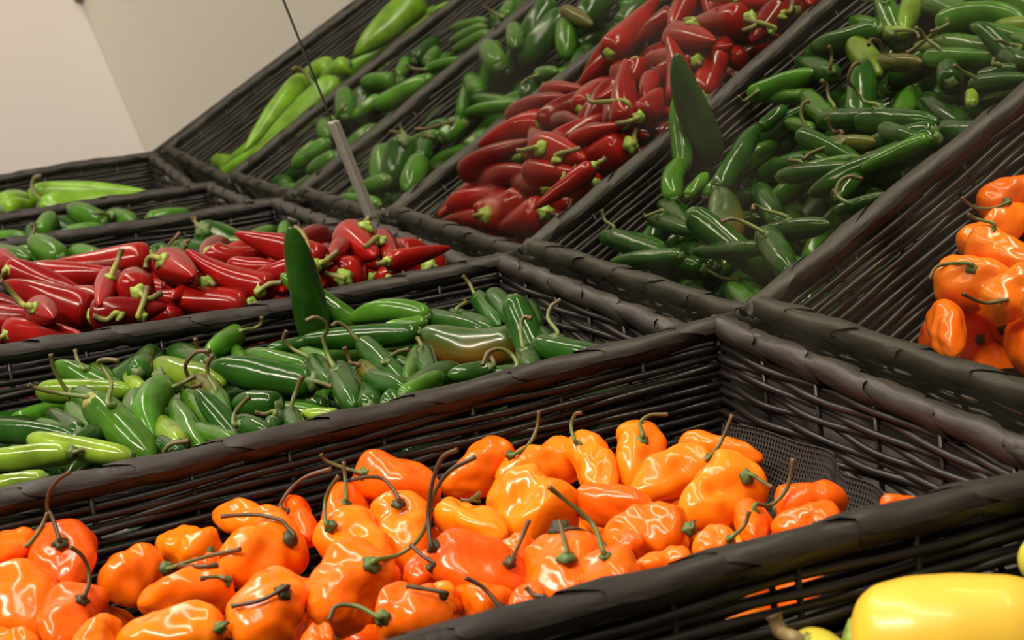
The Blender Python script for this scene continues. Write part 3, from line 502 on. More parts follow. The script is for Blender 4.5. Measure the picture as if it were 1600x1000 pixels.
["serrano_pepper","Gd","shiny dark serrano pointing at the viewer, thick S curved stem",2,[[0.7694,-0.1772,-0.0109],[0.8008,-0.1828,-0.0144],[0.8321,-0.1885,-0.0173]],0.0083,[[0.7874,-0.1837,-0.005],[0.7765,-0.1833,-0.0002],[0.7737,-0.1839,0.0087],[0.7756,-0.1816,0.0135],[0.7773,-0.1827,0.0185],[0.7783,-0.1878,0.0221],[0.7771,-0.1926,0.0208]],0],
["serrano_pepper","Gd","dark serrano with a hooked stem curling to the left, middle of the pile",2,[[0.7395,-0.1536,-0.0046],[0.7707,-0.1517,-0.0126],[0.8016,-0.1502,-0.0199]],0.0068,[[0.744,-0.1565,-0.0022],[0.741,-0.1609,0.0052],[0.7408,-0.1661,0.0095],[0.7429,-0.1695,0.0087]],0],
["serrano_pepper","Gb","dark serrano with a shrivelled brown calyx",2,[[0.7488,-0.1572,-0.0158],[0.776,-0.1612,-0.0159],[0.8031,-0.1654,-0.0158]],0.006,[[0.7672,-0.1644,-0.0114],[0.7564,-0.1662,-0.0113],[0.7544,-0.1665,-0.0072],[0.7543,-0.1679,-0.0022]],0],
["serrano_pepper","Gd","dark serrano with a thick stem bent into a hook",2,[[0.7221,-0.1791,-0.0134],[0.754,-0.1828,-0.0137],[0.7856,-0.1867,-0.0136]],0.0068,[[0.7354,-0.1841,-0.0081],[0.726,-0.1897,-0.0033],[0.7238,-0.1937,0.0028],[0.7254,-0.1915,0.0077]],0],
["serrano_pepper","Gl","pale yellow-green serrano on the front rim below the shiny one",2,[[0.8495,-0.2021,-0.0149],[0.8406,-0.2092,-0.0149],[0.8316,-0.2163,-0.0149]],0.0038,[],0],
["serrano_pepper","Gd","green serrano at the front rim with a star shaped calyx and upright stem",2,[[0.8273,-0.2208,-0.0143],[0.8496,-0.2244,-0.0144],[0.8718,-0.2281,-0.0143]],0.0054,[[0.8341,-0.2208,-0.0098],[0.833,-0.217,-0.0025],[0.8344,-0.2129,0.0048]],0],
["serrano_pepper","Gd","dark serrano at the front rim, thick stem lying to the left",2,[[0.8281,-0.2267,-0.0141],[0.8409,-0.2321,-0.0141],[0.8536,-0.2374,-0.0141]],0.0051,[[0.8447,-0.2323,-0.0091],[0.8349,-0.2348,-0.0101],[0.8321,-0.2389,-0.0091]],0],
["serrano_pepper","Gd","green serrano at the front rim with a bent blunt stem",2,[[0.8284,-0.2471,-0.0132],[0.8459,-0.2433,-0.0133],[0.8632,-0.2397,-0.0132]],0.0061,[[0.8404,-0.2506,-0.0108],[0.8349,-0.2499,-0.0068],[0.8361,-0.2463,-0.0027],[0.839,-0.2421,0.0012]],0],
["serrano_pepper","Gm","pointed green serrano standing out of the front rim",2,[[0.8388,-0.2692,-0.0209],[0.8075,-0.2691,-0.0142],[0.776,-0.2693,-0.0068]],0.0063,[],0],
["serrano_pepper","Gm","green serrano with a lit round tip between the elbow and the plump one",2,[[0.8146,-0.2557,-0.0157],[0.7829,-0.2568,-0.0126],[0.7508,-0.2582,-0.0089]],0.0068,[],0],
["serrano_pepper","Gl2","yellowish serrano under the loose stem",2,[[0.7814,-0.2608,-0.0155],[0.7514,-0.2605,-0.0157],[0.7212,-0.2605,-0.0155]],0.0052,[],0],
["serrano_pepper","Gd","dark serrano in shade below the wrinkled one",2,[[0.808,-0.2209,-0.0139],[0.7954,-0.23,-0.0139],[0.7828,-0.2393,-0.0139]],0.0079,[],0],
["serrano_pepper","Gm","green serrano on the front rim, right of the pointed one",2,[[0.8621,-0.2567,-0.0142],[0.8365,-0.262,-0.0143],[0.8107,-0.2677,-0.0142]],0.0051,[],0],
["serrano_pepper","Gl","light green serrano left of the pointed one",2,[[0.8417,-0.2799,-0.0141],[0.8106,-0.279,-0.0144],[0.7794,-0.2783,-0.0141]],0.0062,[],0],
["serrano_pepper","Gd","dark serrano at the front rim with a small arched stem",2,[[0.8594,-0.2833,-0.014],[0.8403,-0.2849,-0.0141],[0.8211,-0.2867,-0.014]],0.004,[[0.8585,-0.2891,-0.0121],[0.8611,-0.2871,-0.0082],[0.8665,-0.2794,-0.0073]],0],
["serrano_pepper","GX","fat curved serrano turning from green to orange-brown",2,[[0.7516,-0.0638,-0.0191],[0.7284,-0.0864,-0.024],[0.703,-0.1053,-0.0124]],0.0121,[],0],
["serrano_pepper","Gd","dark serrano with white streaks behind the orange-brown one",2,[[0.6547,-0.086,-0.0148],[0.6861,-0.0786,-0.0164],[0.7171,-0.0718,-0.0177]],0.0063,[],0],
["serrano_pepper","Gd","dark streaked serrano with a tiny curled stem by the wicker",2,[[0.6596,-0.0723,-0.0155],[0.6917,-0.0703,-0.0163],[0.7235,-0.0689,-0.0168]],0.0058,[[0.6792,-0.0737,-0.0106],[0.6718,-0.066,-0.0079],[0.6702,-0.0655,-0.0062]],0],
["serrano_pepper","Gd","dark serrano leaning in the mirror end corner, stem pointing up left",2,[[0.637,-0.0453,-0.0123],[0.6684,-0.0505,-0.0167],[0.6995,-0.056,-0.0206]],0.0064,[[0.6489,-0.0505,-0.0088],[0.6422,-0.051,-0.003],[0.6395,-0.0539,0.0031]],0],
["serrano_pepper","Gd","dark ridged serrano second in the leaning row of the corner",2,[[0.6582,-0.0432,-0.0088],[0.6896,-0.0457,-0.0153],[0.7208,-0.0487,-0.0213]],0.0076,[],0],
["serrano_pepper","Gd","round tipped dark serrano against the end wicker",2,[[0.7379,-0.0484,-0.0178],[0.708,-0.0375,-0.0162],[0.678,-0.0266,-0.0142]],0.0062,[],0],
["serrano_pepper","Gd","dark serrano tapering down to the right at the end wicker",2,[[0.8105,-0.0656,-0.0157],[0.7797,-0.0588,-0.0159],[0.7487,-0.0522,-0.0157]],0.0054,[],0],
["serrano_pepper","Gd","dark serrano with a tall upright stem near the end wicker",2,[[0.7961,-0.0783,-0.0164],[0.8206,-0.086,-0.0165],[0.845,-0.0937,-0.0164]],0.0066,[[0.8146,-0.0861,-0.0098],[0.8033,-0.0821,-0.0013],[0.8023,-0.079,0.004],[0.8051,-0.0758,0.003]],0],
["serrano_pepper","Gd","green serrano at the front rim, right of the pale diagonal one",2,[[0.8293,-0.1109,-0.014],[0.8265,-0.1225,-0.014],[0.8237,-0.134,-0.014]],0.0054,[[0.8331,-0.1116,-0.0115],[0.8318,-0.1112,-0.007]],0],
["serrano_pepper","Gd","serrano at the front rim with a big arched stem",2,[[0.8416,-0.1023,-0.014],[0.856,-0.1118,-0.0141],[0.8705,-0.1212,-0.014]],0.0042,[[0.8517,-0.106,-0.0103],[0.8467,-0.1053,-0.0048],[0.845,-0.1105,-0.0006],[0.8455,-0.1175,-0.0011],[0.8482,-0.1225,-0.0064]],0],
["serrano_pepper","Gd","dark serrano tip down with white outlines, left of the orange-brown one",2,[[0.7547,-0.1234,-0.0123],[0.7855,-0.1321,-0.0136],[0.8162,-0.1408,-0.0143]],0.006,[[0.7736,-0.1296,-0.0072],[0.7645,-0.1285,-0.0037]],0],
["serrano_pepper","Gm","green serrano tip down beside the outlined one",2,[[0.7476,-0.1234,-0.0143],[0.7766,-0.1369,-0.0149],[0.8055,-0.1502,-0.015]],0.0053,[],0],
["serrano_pepper","Gm","pale shining serrano lying diagonally on the front rim",2,[[0.8523,-0.168,-0.0123],[0.8379,-0.1525,-0.0124],[0.8236,-0.1365,-0.0123]],0.0057,[],0],
["serrano_pepper","Gd","dark serrano beside the pale diagonal one",2,[[0.8042,-0.1705,-0.0101],[0.826,-0.167,-0.0102],[0.8476,-0.1639,-0.0101]],0.0057,[],0],
["serrano_pepper","Gm","green serrano in the gap below the long level one",2,[[0.7231,-0.17,-0.014],[0.7033,-0.1731,-0.0141],[0.6835,-0.1763,-0.014]],0.0048,[],0],
["serrano_pepper","Gd","dark serrano deep in the middle gap",2,[[0.7517,-0.1465,-0.0136],[0.7666,-0.1437,-0.0136],[0.7814,-0.141,-0.0136]],0.0046,[[0.7822,-0.1541,-0.0092],[0.7675,-0.1424,-0.0083],[0.7663,-0.1353,-0.0081]],0],
["serrano_pepper","Gd","long dark serrano by the near rim, seen whole only in the mirror",2,[[0.8468,-0.1756,-0.0179],[0.8183,-0.1466,-0.0181],[0.7894,-0.1161,-0.0179]],0.0087,[],0],
["serrano_pepper","Gd","dark serrano next to the longest one in the mirror",2,[[0.8365,-0.1814,-0.018],[0.8125,-0.1735,-0.0181],[0.7882,-0.1651,-0.018]],0.0076,[],0],
["serrano_pepper","Gd","dark serrano with a long white edge in the mirror",2,[[0.7489,-0.064,0.0043],[0.7711,-0.0659,-0.0184],[0.793,-0.0677,-0.0404]],0.0089,[],0],
["serrano_pepper","Gd","dark serrano with a snaking stem below the orange-brown one in the mirror",2,[[0.8028,-0.075,-0.0131],[0.8325,-0.0635,-0.0153],[0.8619,-0.0521,-0.0167]],0.0084,[[0.8193,-0.0679,-0.0057],[0.8069,-0.0669,0.0014],[0.8034,-0.0629,0.0068],[0.8027,-0.0567,0.0092]],0],
["serrano_pepper","Gd","dark serrano lying level near the mirror foot, stem trailing right",2,[[0.7225,-0.062,-0.0408],[0.6952,-0.0521,-0.0306],[0.6675,-0.0415,-0.0198]],0.0082,[[0.7269,-0.0612,-0.0403],[0.7451,-0.0607,-0.0432],[0.778,-0.0564,-0.0364]],0],
["serrano_pepper","Gm","green serrano in the mirror beside the rim end",2,[[0.8458,-0.0299,-0.0298],[0.817,-0.038,-0.0301],[0.788,-0.0461,-0.0298]],0.0062,[],0],
["serrano_pepper","Gm2","bright bent serrano upper right in the mirror, thin stem to the left",2,[[0.7345,-0.2802,-0.009],[0.7658,-0.2867,-0.0157],[0.7936,-0.2786,-0.0226]],0.0076,[[0.7545,-0.2619,-0.0042],[0.7408,-0.2531,-0.0094],[0.7359,-0.2453,-0.0101]],0],
["serrano_pepper","Gd","dark arched serrano near the mirror top left of the upright light one",2,[[0.6782,-0.2699,-0.0086],[0.6487,-0.2598,-0.0086],[0.6189,-0.2488,-0.0082]],0.0079,[],0],
["serrano_pepper","Gl2","light green upright serrano at the top edge of the mirror",2,[[0.6487,-0.3227,-0.013],[0.6704,-0.2987,-0.0142],[0.692,-0.2751,-0.015]],0.0073,[],0],
["serrano_pepper","Gd","pointed dark serrano in the upper right of the mirror",2,[[0.8499,-0.2448,-0.0308],[0.8246,-0.2525,-0.0151],[0.799,-0.2601,0.0014]],0.0068,[],0],
["red_pepper","R1","long red pepper lying level at the back of the pile, blunt end right",1,[[0.4022,-0.2048,0.0174],[0.3828,-0.2424,0.0164],[0.3612,-0.2841,0.0189]],0.0125,[],0],
["red_pepper","R1","red pepper behind the biggest one, white glint at its shoulder",1,[[0.4215,-0.3073,0.0306],[0.4471,-0.2838,0.0194],[0.4725,-0.2609,0.0085]],0.0094,[[0.4327,-0.3095,0.0302],[0.4291,-0.3127,0.025]],0],
["red_pepper","R1","biggest flat red pepper lying diagonally at left",1,[[0.5311,-0.2694,0.005],[0.5059,-0.2923,0.0171],[0.4805,-0.3157,0.0296]],0.0131,[],0],
["red_pepper","R1","red pepper on the front rim with a green calyx at the left edge",1,[[0.5225,-0.3229,0.0029],[0.5516,-0.3036,0.0028],[0.5805,-0.285,0.0029]],0.01,[[0.5346,-0.3267,0.0033],[0.5299,-0.331,-0.0007]],0],
["red_pepper","R1","red pepper with a thick green stem bent over it at far left",1,[[0.5312,-0.3038,0.0162],[0.5565,-0.3017,0.0162],[0.5817,-0.2998,0.0162]],0.0095,[[0.5556,-0.3089,0.0217],[0.5406,-0.3119,0.0211],[0.536,-0.3155,0.0266],[0.535,-0.3193,0.0338],[0.5354,-0.3232,0.0384]],0],
["red_pepper","R1","red pepper end at the left frame edge",1,[[0.3139,-0.306,0.0236],[0.3416,-0.2999,0.0235],[0.3693,-0.2941,0.0236]],0.0107,[],0],
["red_pepper","R1","red pepper with a green upright stem forked at its end",1,[[0.5116,-0.2511,0.0244],[0.5445,-0.2612,0.021],[0.5775,-0.2711,0.0181]],0.0093,[[0.5391,-0.2549,0.0298],[0.525,-0.2478,0.0354],[0.5222,-0.2431,0.0427]],0],
["red_pepper","R1","red pepper with its pale green calyx facing the viewer",1,[[0.5597,-0.2449,0.0189],[0.5263,-0.2392,0.0205],[0.4928,-0.2335,0.0225]],0.0126,[[0.5725,-0.2442,0.0198],[0.5795,-0.2408,0.0167],[0.5762,-0.2319,0.0179]],0],
["red_pepper","R1","red pepper along the front rim below the pale calyx",1,[[0.5669,-0.2229,-0.0016],[0.5327,-0.2347,0.0012],[0.4982,-0.2472,0.0044]],0.0085,[[0.584,-0.2484,0.0077],[0.5821,-0.2446,0.0157],[0.5725,-0.2392,0.0224]],0],
["red_pepper","R1","small red pepper with a yellow-green stem pointing left",1,[[0.5262,-0.2512,0.0003],[0.5534,-0.2513,0.0002],[0.5806,-0.2515,0.0003]],0.0079,[[0.5824,-0.2614,0.0109],[0.5801,-0.2685,0.0087],[0.5773,-0.2758,0.0122]],0],
["red_pepper","R1","red pepper with a large ragged green calyx and a hooked stem",1,[[0.5091,-0.2138,0.0269],[0.5431,-0.2118,0.0256],[0.5769,-0.2101,0.0246]],0.0121,[[0.5349,-0.2218,0.0336],[0.5183,-0.2249,0.0337],[0.5152,-0.2274,0.0308],[0.5158,-0.2286,0.0268]],0],
["red_pepper","R1","wide dull red pepper under the crossing one",1,[[0.5219,-0.1813,0.0115],[0.544,-0.2035,0.0114],[0.5664,-0.2249,0.0115]],0.0117,[],0],
["red_pepper","R1","long red pepper crossing the pile, thin tip up to the left",1,[[0.5809,-0.161,0.0083],[0.5537,-0.1853,0.0175],[0.5274,-0.2024,0.0353]],0.0103,[[0.5843,-0.1721,0.0086],[0.5859,-0.1652,0.0121],[0.5887,-0.1575,0.0122]],0],
["red_pepper","R1","red pepper on the front rim with a pale wavy shine",1,[[0.5359,-0.2102,-0.0045],[0.5526,-0.1897,-0.0045],[0.5692,-0.1695,-0.0045]],0.0099,[],0],
["red_pepper","R1","bent red pepper on top at the back, tip to the right",1,[[0.4991,-0.1832,0.0282],[0.5076,-0.1663,0.0206],[0.5181,-0.1355,0.0282]],0.0103,[],0],
["red_pepper","R1","red pepper between the crossing one and the bent one",1,[[0.5261,-0.1754,0.0176],[0.5439,-0.1622,0.0176],[0.5615,-0.1493,0.0176]],0.0082,[],0],
["red_pepper","R1","red pepper with a yellow calyx beside the tall green serrano",1,[[0.5149,-0.141,0.005],[0.5489,-0.1489,0.0048],[0.5828,-0.1568,0.0049]],0.0096,[],0],
["red_pepper","R1","red pepper facing out with a round speckled green calyx",1,[[0.5768,-0.1142,0.0042],[0.5505,-0.1009,0.0041],[0.5243,-0.0874,0.0042]],0.0134,[[0.5842,-0.1159,0.0068],[0.5804,-0.1209,0.009],[0.5782,-0.1261,0.011]],0],
["red_pepper","R1","faceted red pepper next to the round calyx, stem bent left",1,[[0.5092,-0.0657,0.0152],[0.5431,-0.0714,0.0114],[0.5768,-0.0772,0.0081]],0.0103,[[0.5469,-0.0772,0.0216],[0.5529,-0.083,0.0224],[0.5591,-0.0908,0.0197]],0],
["red_pepper","R1","small red pepper end behind the round calyx",1,[[0.5302,-0.0983,0.0198],[0.5558,-0.1102,0.0197],[0.5813,-0.1218,0.0198]],0.0069,[],0],
["red_pepper","R1","small red pepper with a tiny brown scar facing out",1,[[0.5734,-0.0823,-0.0027],[0.5541,-0.075,-0.0028],[0.5348,-0.0677,-0.0027]],0.0097,[],0],
["red_pepper","R1","round red pepper last in the row beside the rim corner",1,[[0.5054,-0.0517,0.0005],[0.5058,-0.04,0.0005],[0.5063,-0.0282,0.0005]],0.0126,[[0.5628,-0.0715,0.0095],[0.5635,-0.0756,0.0112],[0.5645,-0.0806,0.0131]],0],
["red_pepper","R2","dark red pepper in shade right of the tall serrano",1,[[0.5151,-0.1145,0.0112],[0.5492,-0.1221,0.0072],[0.5831,-0.1297,0.0036]],0.0096,[[0.5724,-0.1316,0.0217],[0.5698,-0.1326,0.0301],[0.5352,-0.1256,0.0331],[0.5259,-0.1278,0.0366]],0],
["red_pepper","R2","dark red pepper low behind the tall serrano",1,[[0.508,-0.1304,-0.0033],[0.5427,-0.1365,-0.0047],[0.5772,-0.1428,-0.0056]],0.0092,[],0],
["red_pepper","R1","round shouldered red pepper in the mirror near the serrano rim",1,[[0.4989,-0.0856,0.0199],[0.5329,-0.0866,0.0166],[0.5666,-0.0871,0.0137]],0.0141,[[0.5237,-0.0772,0.0287],[0.5076,-0.0742,0.0282],[0.5025,-0.0689,0.0307]],0],
["red_pepper","R1","smooth red pepper lowest in the mirror, light green calyx left",1,[[0.4594,-0.0336,-0.0034],[0.4913,-0.0435,-0.0132],[0.5228,-0.0528,-0.0224]],0.0135,[[0.4773,-0.0285,0.0016],[0.4705,-0.0239,0.0027]],0],
["red_pepper","R1","dull red pepper in the dusty part of the mirror",1,[[0.4469,-0.0326,-0.0084],[0.4475,-0.0486,-0.0084],[0.4481,-0.0645,-0.0084]],0.0119,[],0],
["red_pepper","R1","red pepper with a hazy green calyx in the dusty part of the mirror",1,[[0.5454,-0.0477,-0.0052],[0.5264,-0.037,-0.0053],[0.5072,-0.0261,-0.0052]],0.0136,[[0.5546,-0.0469,-0.0021],[0.5552,-0.049,-0.007]],0],
["red_pepper","R1","narrow red pepper along the serrano rim in the mirror",1,[[0.5802,-0.0853,0.0107],[0.5757,-0.0606,0.0107],[0.5712,-0.0358,0.0107]],0.0074,[[0.5847,-0.0864,0.0118],[0.5863,-0.093,0.0113]],0],
["red_pepper","R1","red pepper with a square cut green calyx in the mirror",1,[[0.5297,-0.2109,0.0074],[0.4965,-0.208,0.0109],[0.4629,-0.2044,0.0149]],0.0117,[[0.5606,-0.1983,0.0161],[0.5669,-0.1958,0.0147]],0],
["red_pepper","R1","pointed red pepper upright by the rim in the mirror",1,[[0.5777,-0.1783,-0.0005],[0.5615,-0.2083,0.0066],[0.5454,-0.2389,0.014]],0.0105,[[0.5834,-0.1761,0.001],[0.5804,-0.1714,0.0001]],0],
["red_pepper","R1","broad red pepper end at the top of the mirror",1,[[0.5162,-0.252,0.0024],[0.4904,-0.276,0.0076],[0.4645,-0.3005,0.0132]],0.0155,[],0],
["red_pepper","R1","long red pepper sloping down from the top of the mirror",1,[[0.4166,-0.2946,0.0194],[0.4359,-0.2661,0.0186],[0.4553,-0.2381,0.0179]],0.0134,[],0],
["red_pepper","R1","cone shaped red pepper standing tip up in the mirror",1,[[0.5716,-0.122,0.0174],[0.5472,-0.1446,0.0282],[0.5226,-0.1677,0.0396]],0.0111,[],0],
["red_pepper","R1","red pepper with a stout green stem under the cone in the mirror",1,[[0.5795,-0.134,0.0155],[0.5673,-0.1505,0.0155],[0.5552,-0.1672,0.0155]],0.0099,[[0.5828,-0.1298,0.0186],[0.5808,-0.1237,0.0198],[0.5793,-0.1155,0.0236]],0],
["red_pepper","R2","dark red pepper below the sloping ones in the mirror",1,[[0.4221,-0.2618,0.0146],[0.4166,-0.2443,0.0146],[0.411,-0.2267,0.0146]],0.0108,[],0],
["red_pepper","R2","dark red pepper by the rim at the top of the mirror",1,[[0.5635,-0.275,0.0097],[0.5722,-0.2529,0.0097],[0.5809,-0.2311,0.0097]],0.0121,[],0],
["jalapeno_pepper","Gm","plump green jalapeno leaning on the rim behind the long red pepper",0,[[0.0681,-0.2286,-0.0164],[0.0424,-0.2377,-0.0084],[0.0165,-0.2471,-0.0002]],0.0119,[],0],
["jalapeno_pepper","Gm","smaller green jalapeno right of the plump leaning one",0,[[0.0699,-0.1969,-0.0221],[0.0436,-0.2048,-0.0189],[0.0173,-0.2129,-0.0156]],0.0094,[],0],
["jalapeno_pepper","Gm","green jalapeno at the left frame edge behind the red pile",0,[[0.0141,-0.282,-0.0056],[0.0388,-0.2683,-0.0086],[0.0633,-0.2548,-0.0114]],0.0093,[],0],
["jalapeno_pepper","Gd","green jalapeno end with a thin straight brown stem",0,[[0.06,-0.1361,-0.026],[0.0707,-0.1449,-0.026],[0.0814,-0.1536,-0.026]],0.0088,[[0.1162,-0.1454,-0.0179],[0.084,-0.1324,-0.0166],[0.0776,-0.1224,-0.0107]],0],
["jalapeno_pepper","Gm","green jalapeno with a short bent brown stem behind the red pile",0,[[0.0567,-0.1148,-0.0268],[0.0715,-0.1265,-0.0268],[0.0864,-0.138,-0.0268]],0.0088,[[0.1008,-0.1243,-0.02],[0.0989,-0.124,-0.0173],[0.0999,-0.1187,-0.0158]],0],
["jalapeno_pepper","Gm","big green jalapeno with a curved stub stem near the rim corner",0,[[0.0384,-0.0961,-0.0178],[0.0594,-0.079,-0.0264],[0.0803,-0.0622,-0.0348]],0.0141,[[0.0954,-0.1046,-0.0093],[0.0898,-0.1085,-0.0044],[0.0654,-0.1044,-0.0008]],0],
["jalapeno_pepper","Gm","green jalapeno tip showing behind the bent red pepper",0,[[0.1065,-0.0682,-0.0273],[0.0875,-0.0502,-0.0257],[0.0686,-0.0319,-0.024]],0.0089,[],0],
["jalapeno_pepper","Gd","big dark jalapeno in the lower part of the mirror",0,[[0.0794,-0.1083,-0.0127],[0.0873,-0.0861,-0.0265],[0.0952,-0.0641,-0.0402]],0.0162,[[0.0944,-0.1038,-0.0079],[0.0874,-0.109,-0.0025],[0.0845,-0.1109,0.0027]],0],
["jalapeno_pepper","Gm","jalapeno beside the big dark one in the mirror",0,[[0.1349,-0.096,-0.0227],[0.1545,-0.0774,-0.0261],[0.1741,-0.0593,-0.0293]],0.0113,[],0],
["jalapeno_pepper","Gd","jalapeno behind the big dark one in the mirror",0,[[0.1258,-0.0987,-0.0264],[0.1033,-0.1132,-0.0242],[0.0807,-0.1278,-0.0217]],0.0084,[],0],
["jalapeno_pepper","Gm","jalapeno with a white glint by the rim in the mirror",0,[[0.1123,-0.129,-0.026],[0.1113,-0.1423,-0.026],[0.1103,-0.1557,-0.026]],0.009,[],0],
["jalapeno_pepper","Gm","jalapeno tucked by the red rim in the mirror",0,[[0.1958,-0.1221,-0.026],[0.1954,-0.1338,-0.026],[0.195,-0.1456,-0.026]],0.0074,[],0],
["jalapeno_pepper","Gm","upright green jalapeno in the middle of the mirror",0,[[0.0341,-0.2165,-0.0342],[0.0232,-0.238,-0.0203],[0.0123,-0.2598,-0.0062]],0.011,[],0],
["jalapeno_pepper","Gm2","slim lighter jalapeno left of the level pair in the mirror",0,[[0.0442,-0.1767,-0.0385],[0.028,-0.1969,-0.0284],[0.0117,-0.2174,-0.018]],0.0082,[],0],
["jalapeno_pepper","Gm","upper one of a level pair of jalapenos in the mirror",0,[[0.1428,-0.1993,-0.0364],[0.1196,-0.1903,-0.0261],[0.0962,-0.1811,-0.0156]],0.0065,[],0],
["jalapeno_pepper","Gm","lower one of a level pair of jalapenos in the mirror",0,[[0.1705,-0.1936,-0.0296],[0.1518,-0.1762,-0.0221],[0.133,-0.1586,-0.0144]],0.007,[],0],
["jalapeno_pepper","Gd","glossy dark jalapeno hanging from the top rim in the mirror",0,[[0.0187,-0.3269,-0.0074],[0.0244,-0.3004,-0.0145],[0.0302,-0.2741,-0.0216]],0.0139,[],0],
["jalapeno_pepper","Gd","long dark jalapeno below the glossy one in the mirror",0,[[0.0476,-0.3241,-0.0186],[0.0482,-0.2883,-0.0248],[0.0489,-0.2527,-0.0309]],0.015,[],0],
["jalapeno_pepper","Gm","jalapeno with a pale streak left of the top red pepper in the mirror",0,[[0.0771,-0.3098,-0.0182],[0.0965,-0.2917,-0.028],[0.1159,-0.2738,-0.0375]],0.0113,[],0],
["jalapeno_pepper","Gb","yellowing curved jalapeno at the top of the mirror",0,[[0.0754,-0.3128,-0.0073],[0.1011,-0.3117,-0.0164],[0.1267,-0.3105,-0.025]],0.0073,[],0],
["jalapeno_pepper","Gm","small shiny jalapeno on the red rim in the mirror",0,[[0.1621,-0.2258,-0.0215],[0.1796,-0.2288,-0.0215],[0.197,-0.2316,-0.0215]],0.0075,[[0.1749,-0.2205,-0.0181],[0.1689,-0.2136,-0.0168],[0.167,-0.2069,-0.0177]],0],
["jalapeno_pepper","Gd","dark jalapeno under the small shiny one in the mirror",0,[[0.1562,-0.2223,-0.0265],[0.1655,-0.2103,-0.0265],[0.1749,-0.1984,-0.0265]],0.0089,[],0],
["jalapeno_pepper","Gd","dark jalapeno beside the upright one in the mirror",0,[[0.0121,-0.2749,-0.0212],[0.031,-0.255,-0.0263],[0.0498,-0.2355,-0.0312]],0.0082,[],0],
["jalapeno_pepper","Gd","dark jalapeno at the very top of the mirror next to the red pile",0,[[0.0611,-0.3646,-0.0238],[0.0723,-0.3394,-0.026],[0.0836,-0.3145,-0.0282]],0.0149,[],0],
["jalapeno_pepper","Gm","jalapeno at the mirror foot right of the metal strip",0,[[0.1305,-0.0411,-0.0342],[0.1055,-0.0331,-0.0261],[0.0803,-0.0249,-0.0177]],0.0077,[],0],
["jalapeno_pepper","Gm","green jalapeno in the second far basket, wide end left",-1,[[-0.2354,-0.1423,-0.0256],[-0.2585,-0.1569,-0.0168],[-0.2817,-0.1717,-0.0078]],0.0119,[],0],
["jalapeno_pepper","Gm","round green jalapeno with a stem pointing left in the second far basket",-1,[[-0.2806,-0.1281,-0.0267],[-0.2543,-0.1199,-0.028],[-0.228,-0.1119,-0.0293]],0.012,[[-0.2445,-0.134,-0.0198],[-0.2337,-0.1445,-0.0149],[-0.2359,-0.1521,-0.0137]],0],
["jalapeno_pepper","Gm2","pale topped jalapeno on the rim near the far corner",-1,[[-0.2245,-0.098,-0.028],[-0.2229,-0.079,-0.028],[-0.2213,-0.0599,-0.028]],0.0082,[],0],
["jalapeno_pepper","Gm","round green jalapeno standing up by the far rim",-1,[[-0.2281,-0.2097,-0.0245],[-0.2512,-0.2,-0.0184],[-0.2743,-0.1902,-0.0122]],0.011,[[-0.2285,-0.2155,-0.0286],[-0.2281,-0.2167,-0.0202],[-0.227,-0.2182,-0.013]],0],
["jalapeno_pepper","Gm2","pale sliver of jalapeno along the far rim",-1,[[-0.2221,-0.1856,-0.028],[-0.2225,-0.1661,-0.028],[-0.2228,-0.1466,-0.028]],0.008,[],0],
["jalapeno_pepper","Gm2","pale jalapeno sliver at the left edge on the far rim",-1,[[-0.2879,-0.2526,-0.0272],[-0.2684,-0.2381,-0.0272],[-0.249,-0.2238,-0.0272]],0.0081,[],0],
["jalapeno_pepper","Gd","large dark jalapeno in the far mirror basket",-1,[[-0.2717,-0.1486,-0.0414],[-0.2746,-0.1746,-0.0326],[-0.2773,-0.2007,-0.0238]],0.0174,[],0],
["jalapeno_pepper","Gd","dark jalapeno behind the large one in the far mirror basket",-1,[[-0.2309,-0.2189,-0.0368],[-0.2569,-0.2154,-0.0283],[-0.2829,-0.2116,-0.0197]],0.0102,[],0],
["jalapeno_pepper","Gm2","pale jalapeno along the rim in the far mirror basket",-1,[[-0.1779,-0.1669,-0.0259],[-0.1623,-0.1981,-0.0279],[-0.1468,-0.2291,-0.0299]],0.0112,[],0],
["jalapeno_pepper","Gm","upper jalapeno of the pair behind the metal strip top",-1,[[-0.1993,-0.1043,-0.028],[-0.2045,-0.0799,-0.028],[-0.2096,-0.0554,-0.028]],0.0098,[],0],
["jalapeno_pepper","Gm","lower jalapeno of the pair behind the metal strip top",-1,[[-0.1181,-0.0862,-0.0282],[-0.1301,-0.07,-0.0282],[-0.1422,-0.0538,-0.0282]],0.0094,[],0],
["jalapeno_pepper","Gm","jalapeno with a looping stem in the far mirror basket",-1,[[-0.1763,-0.2361,-0.0251],[-0.1529,-0.2491,-0.0281],[-0.1296,-0.2618,-0.0309]],0.0067,[[-0.1693,-0.2331,-0.0236],[-0.1761,-0.2228,-0.0154],[-0.1784,-0.2197,-0.0073]],0],
["jalapeno_pepper","Gm","lowest of three streaked jalapenos by the mirror rim",-1,[[-0.1388,-0.3063,-0.028],[-0.1591,-0.2894,-0.028],[-0.1796,-0.2721,-0.028]],0.0075,[],0],
["jalapeno_pepper","Gm","middle of three streaked jalapenos by the mirror rim",-1,[[-0.1816,-0.3204,-0.029],[-0.2028,-0.3044,-0.028],[-0.224,-0.2881,-0.027]],0.0077,[],0],
["jalapeno_pepper","Gm","top of three streaked jalapenos by the mirror rim",-1,[[-0.2211,-0.3367,-0.0322],[-0.2439,-0.3237,-0.0281],[-0.2668,-0.3104,-0.0238]],0.0071,[],0],
["jalapeno_pepper","Gd","dull jalapeno left of the streaked three in the mirror",-1,[[-0.2647,-0.252,-0.028],[-0.2765,-0.2752,-0.028],[-0.2882,-0.2987,-0.028]],0.0104,[],0],
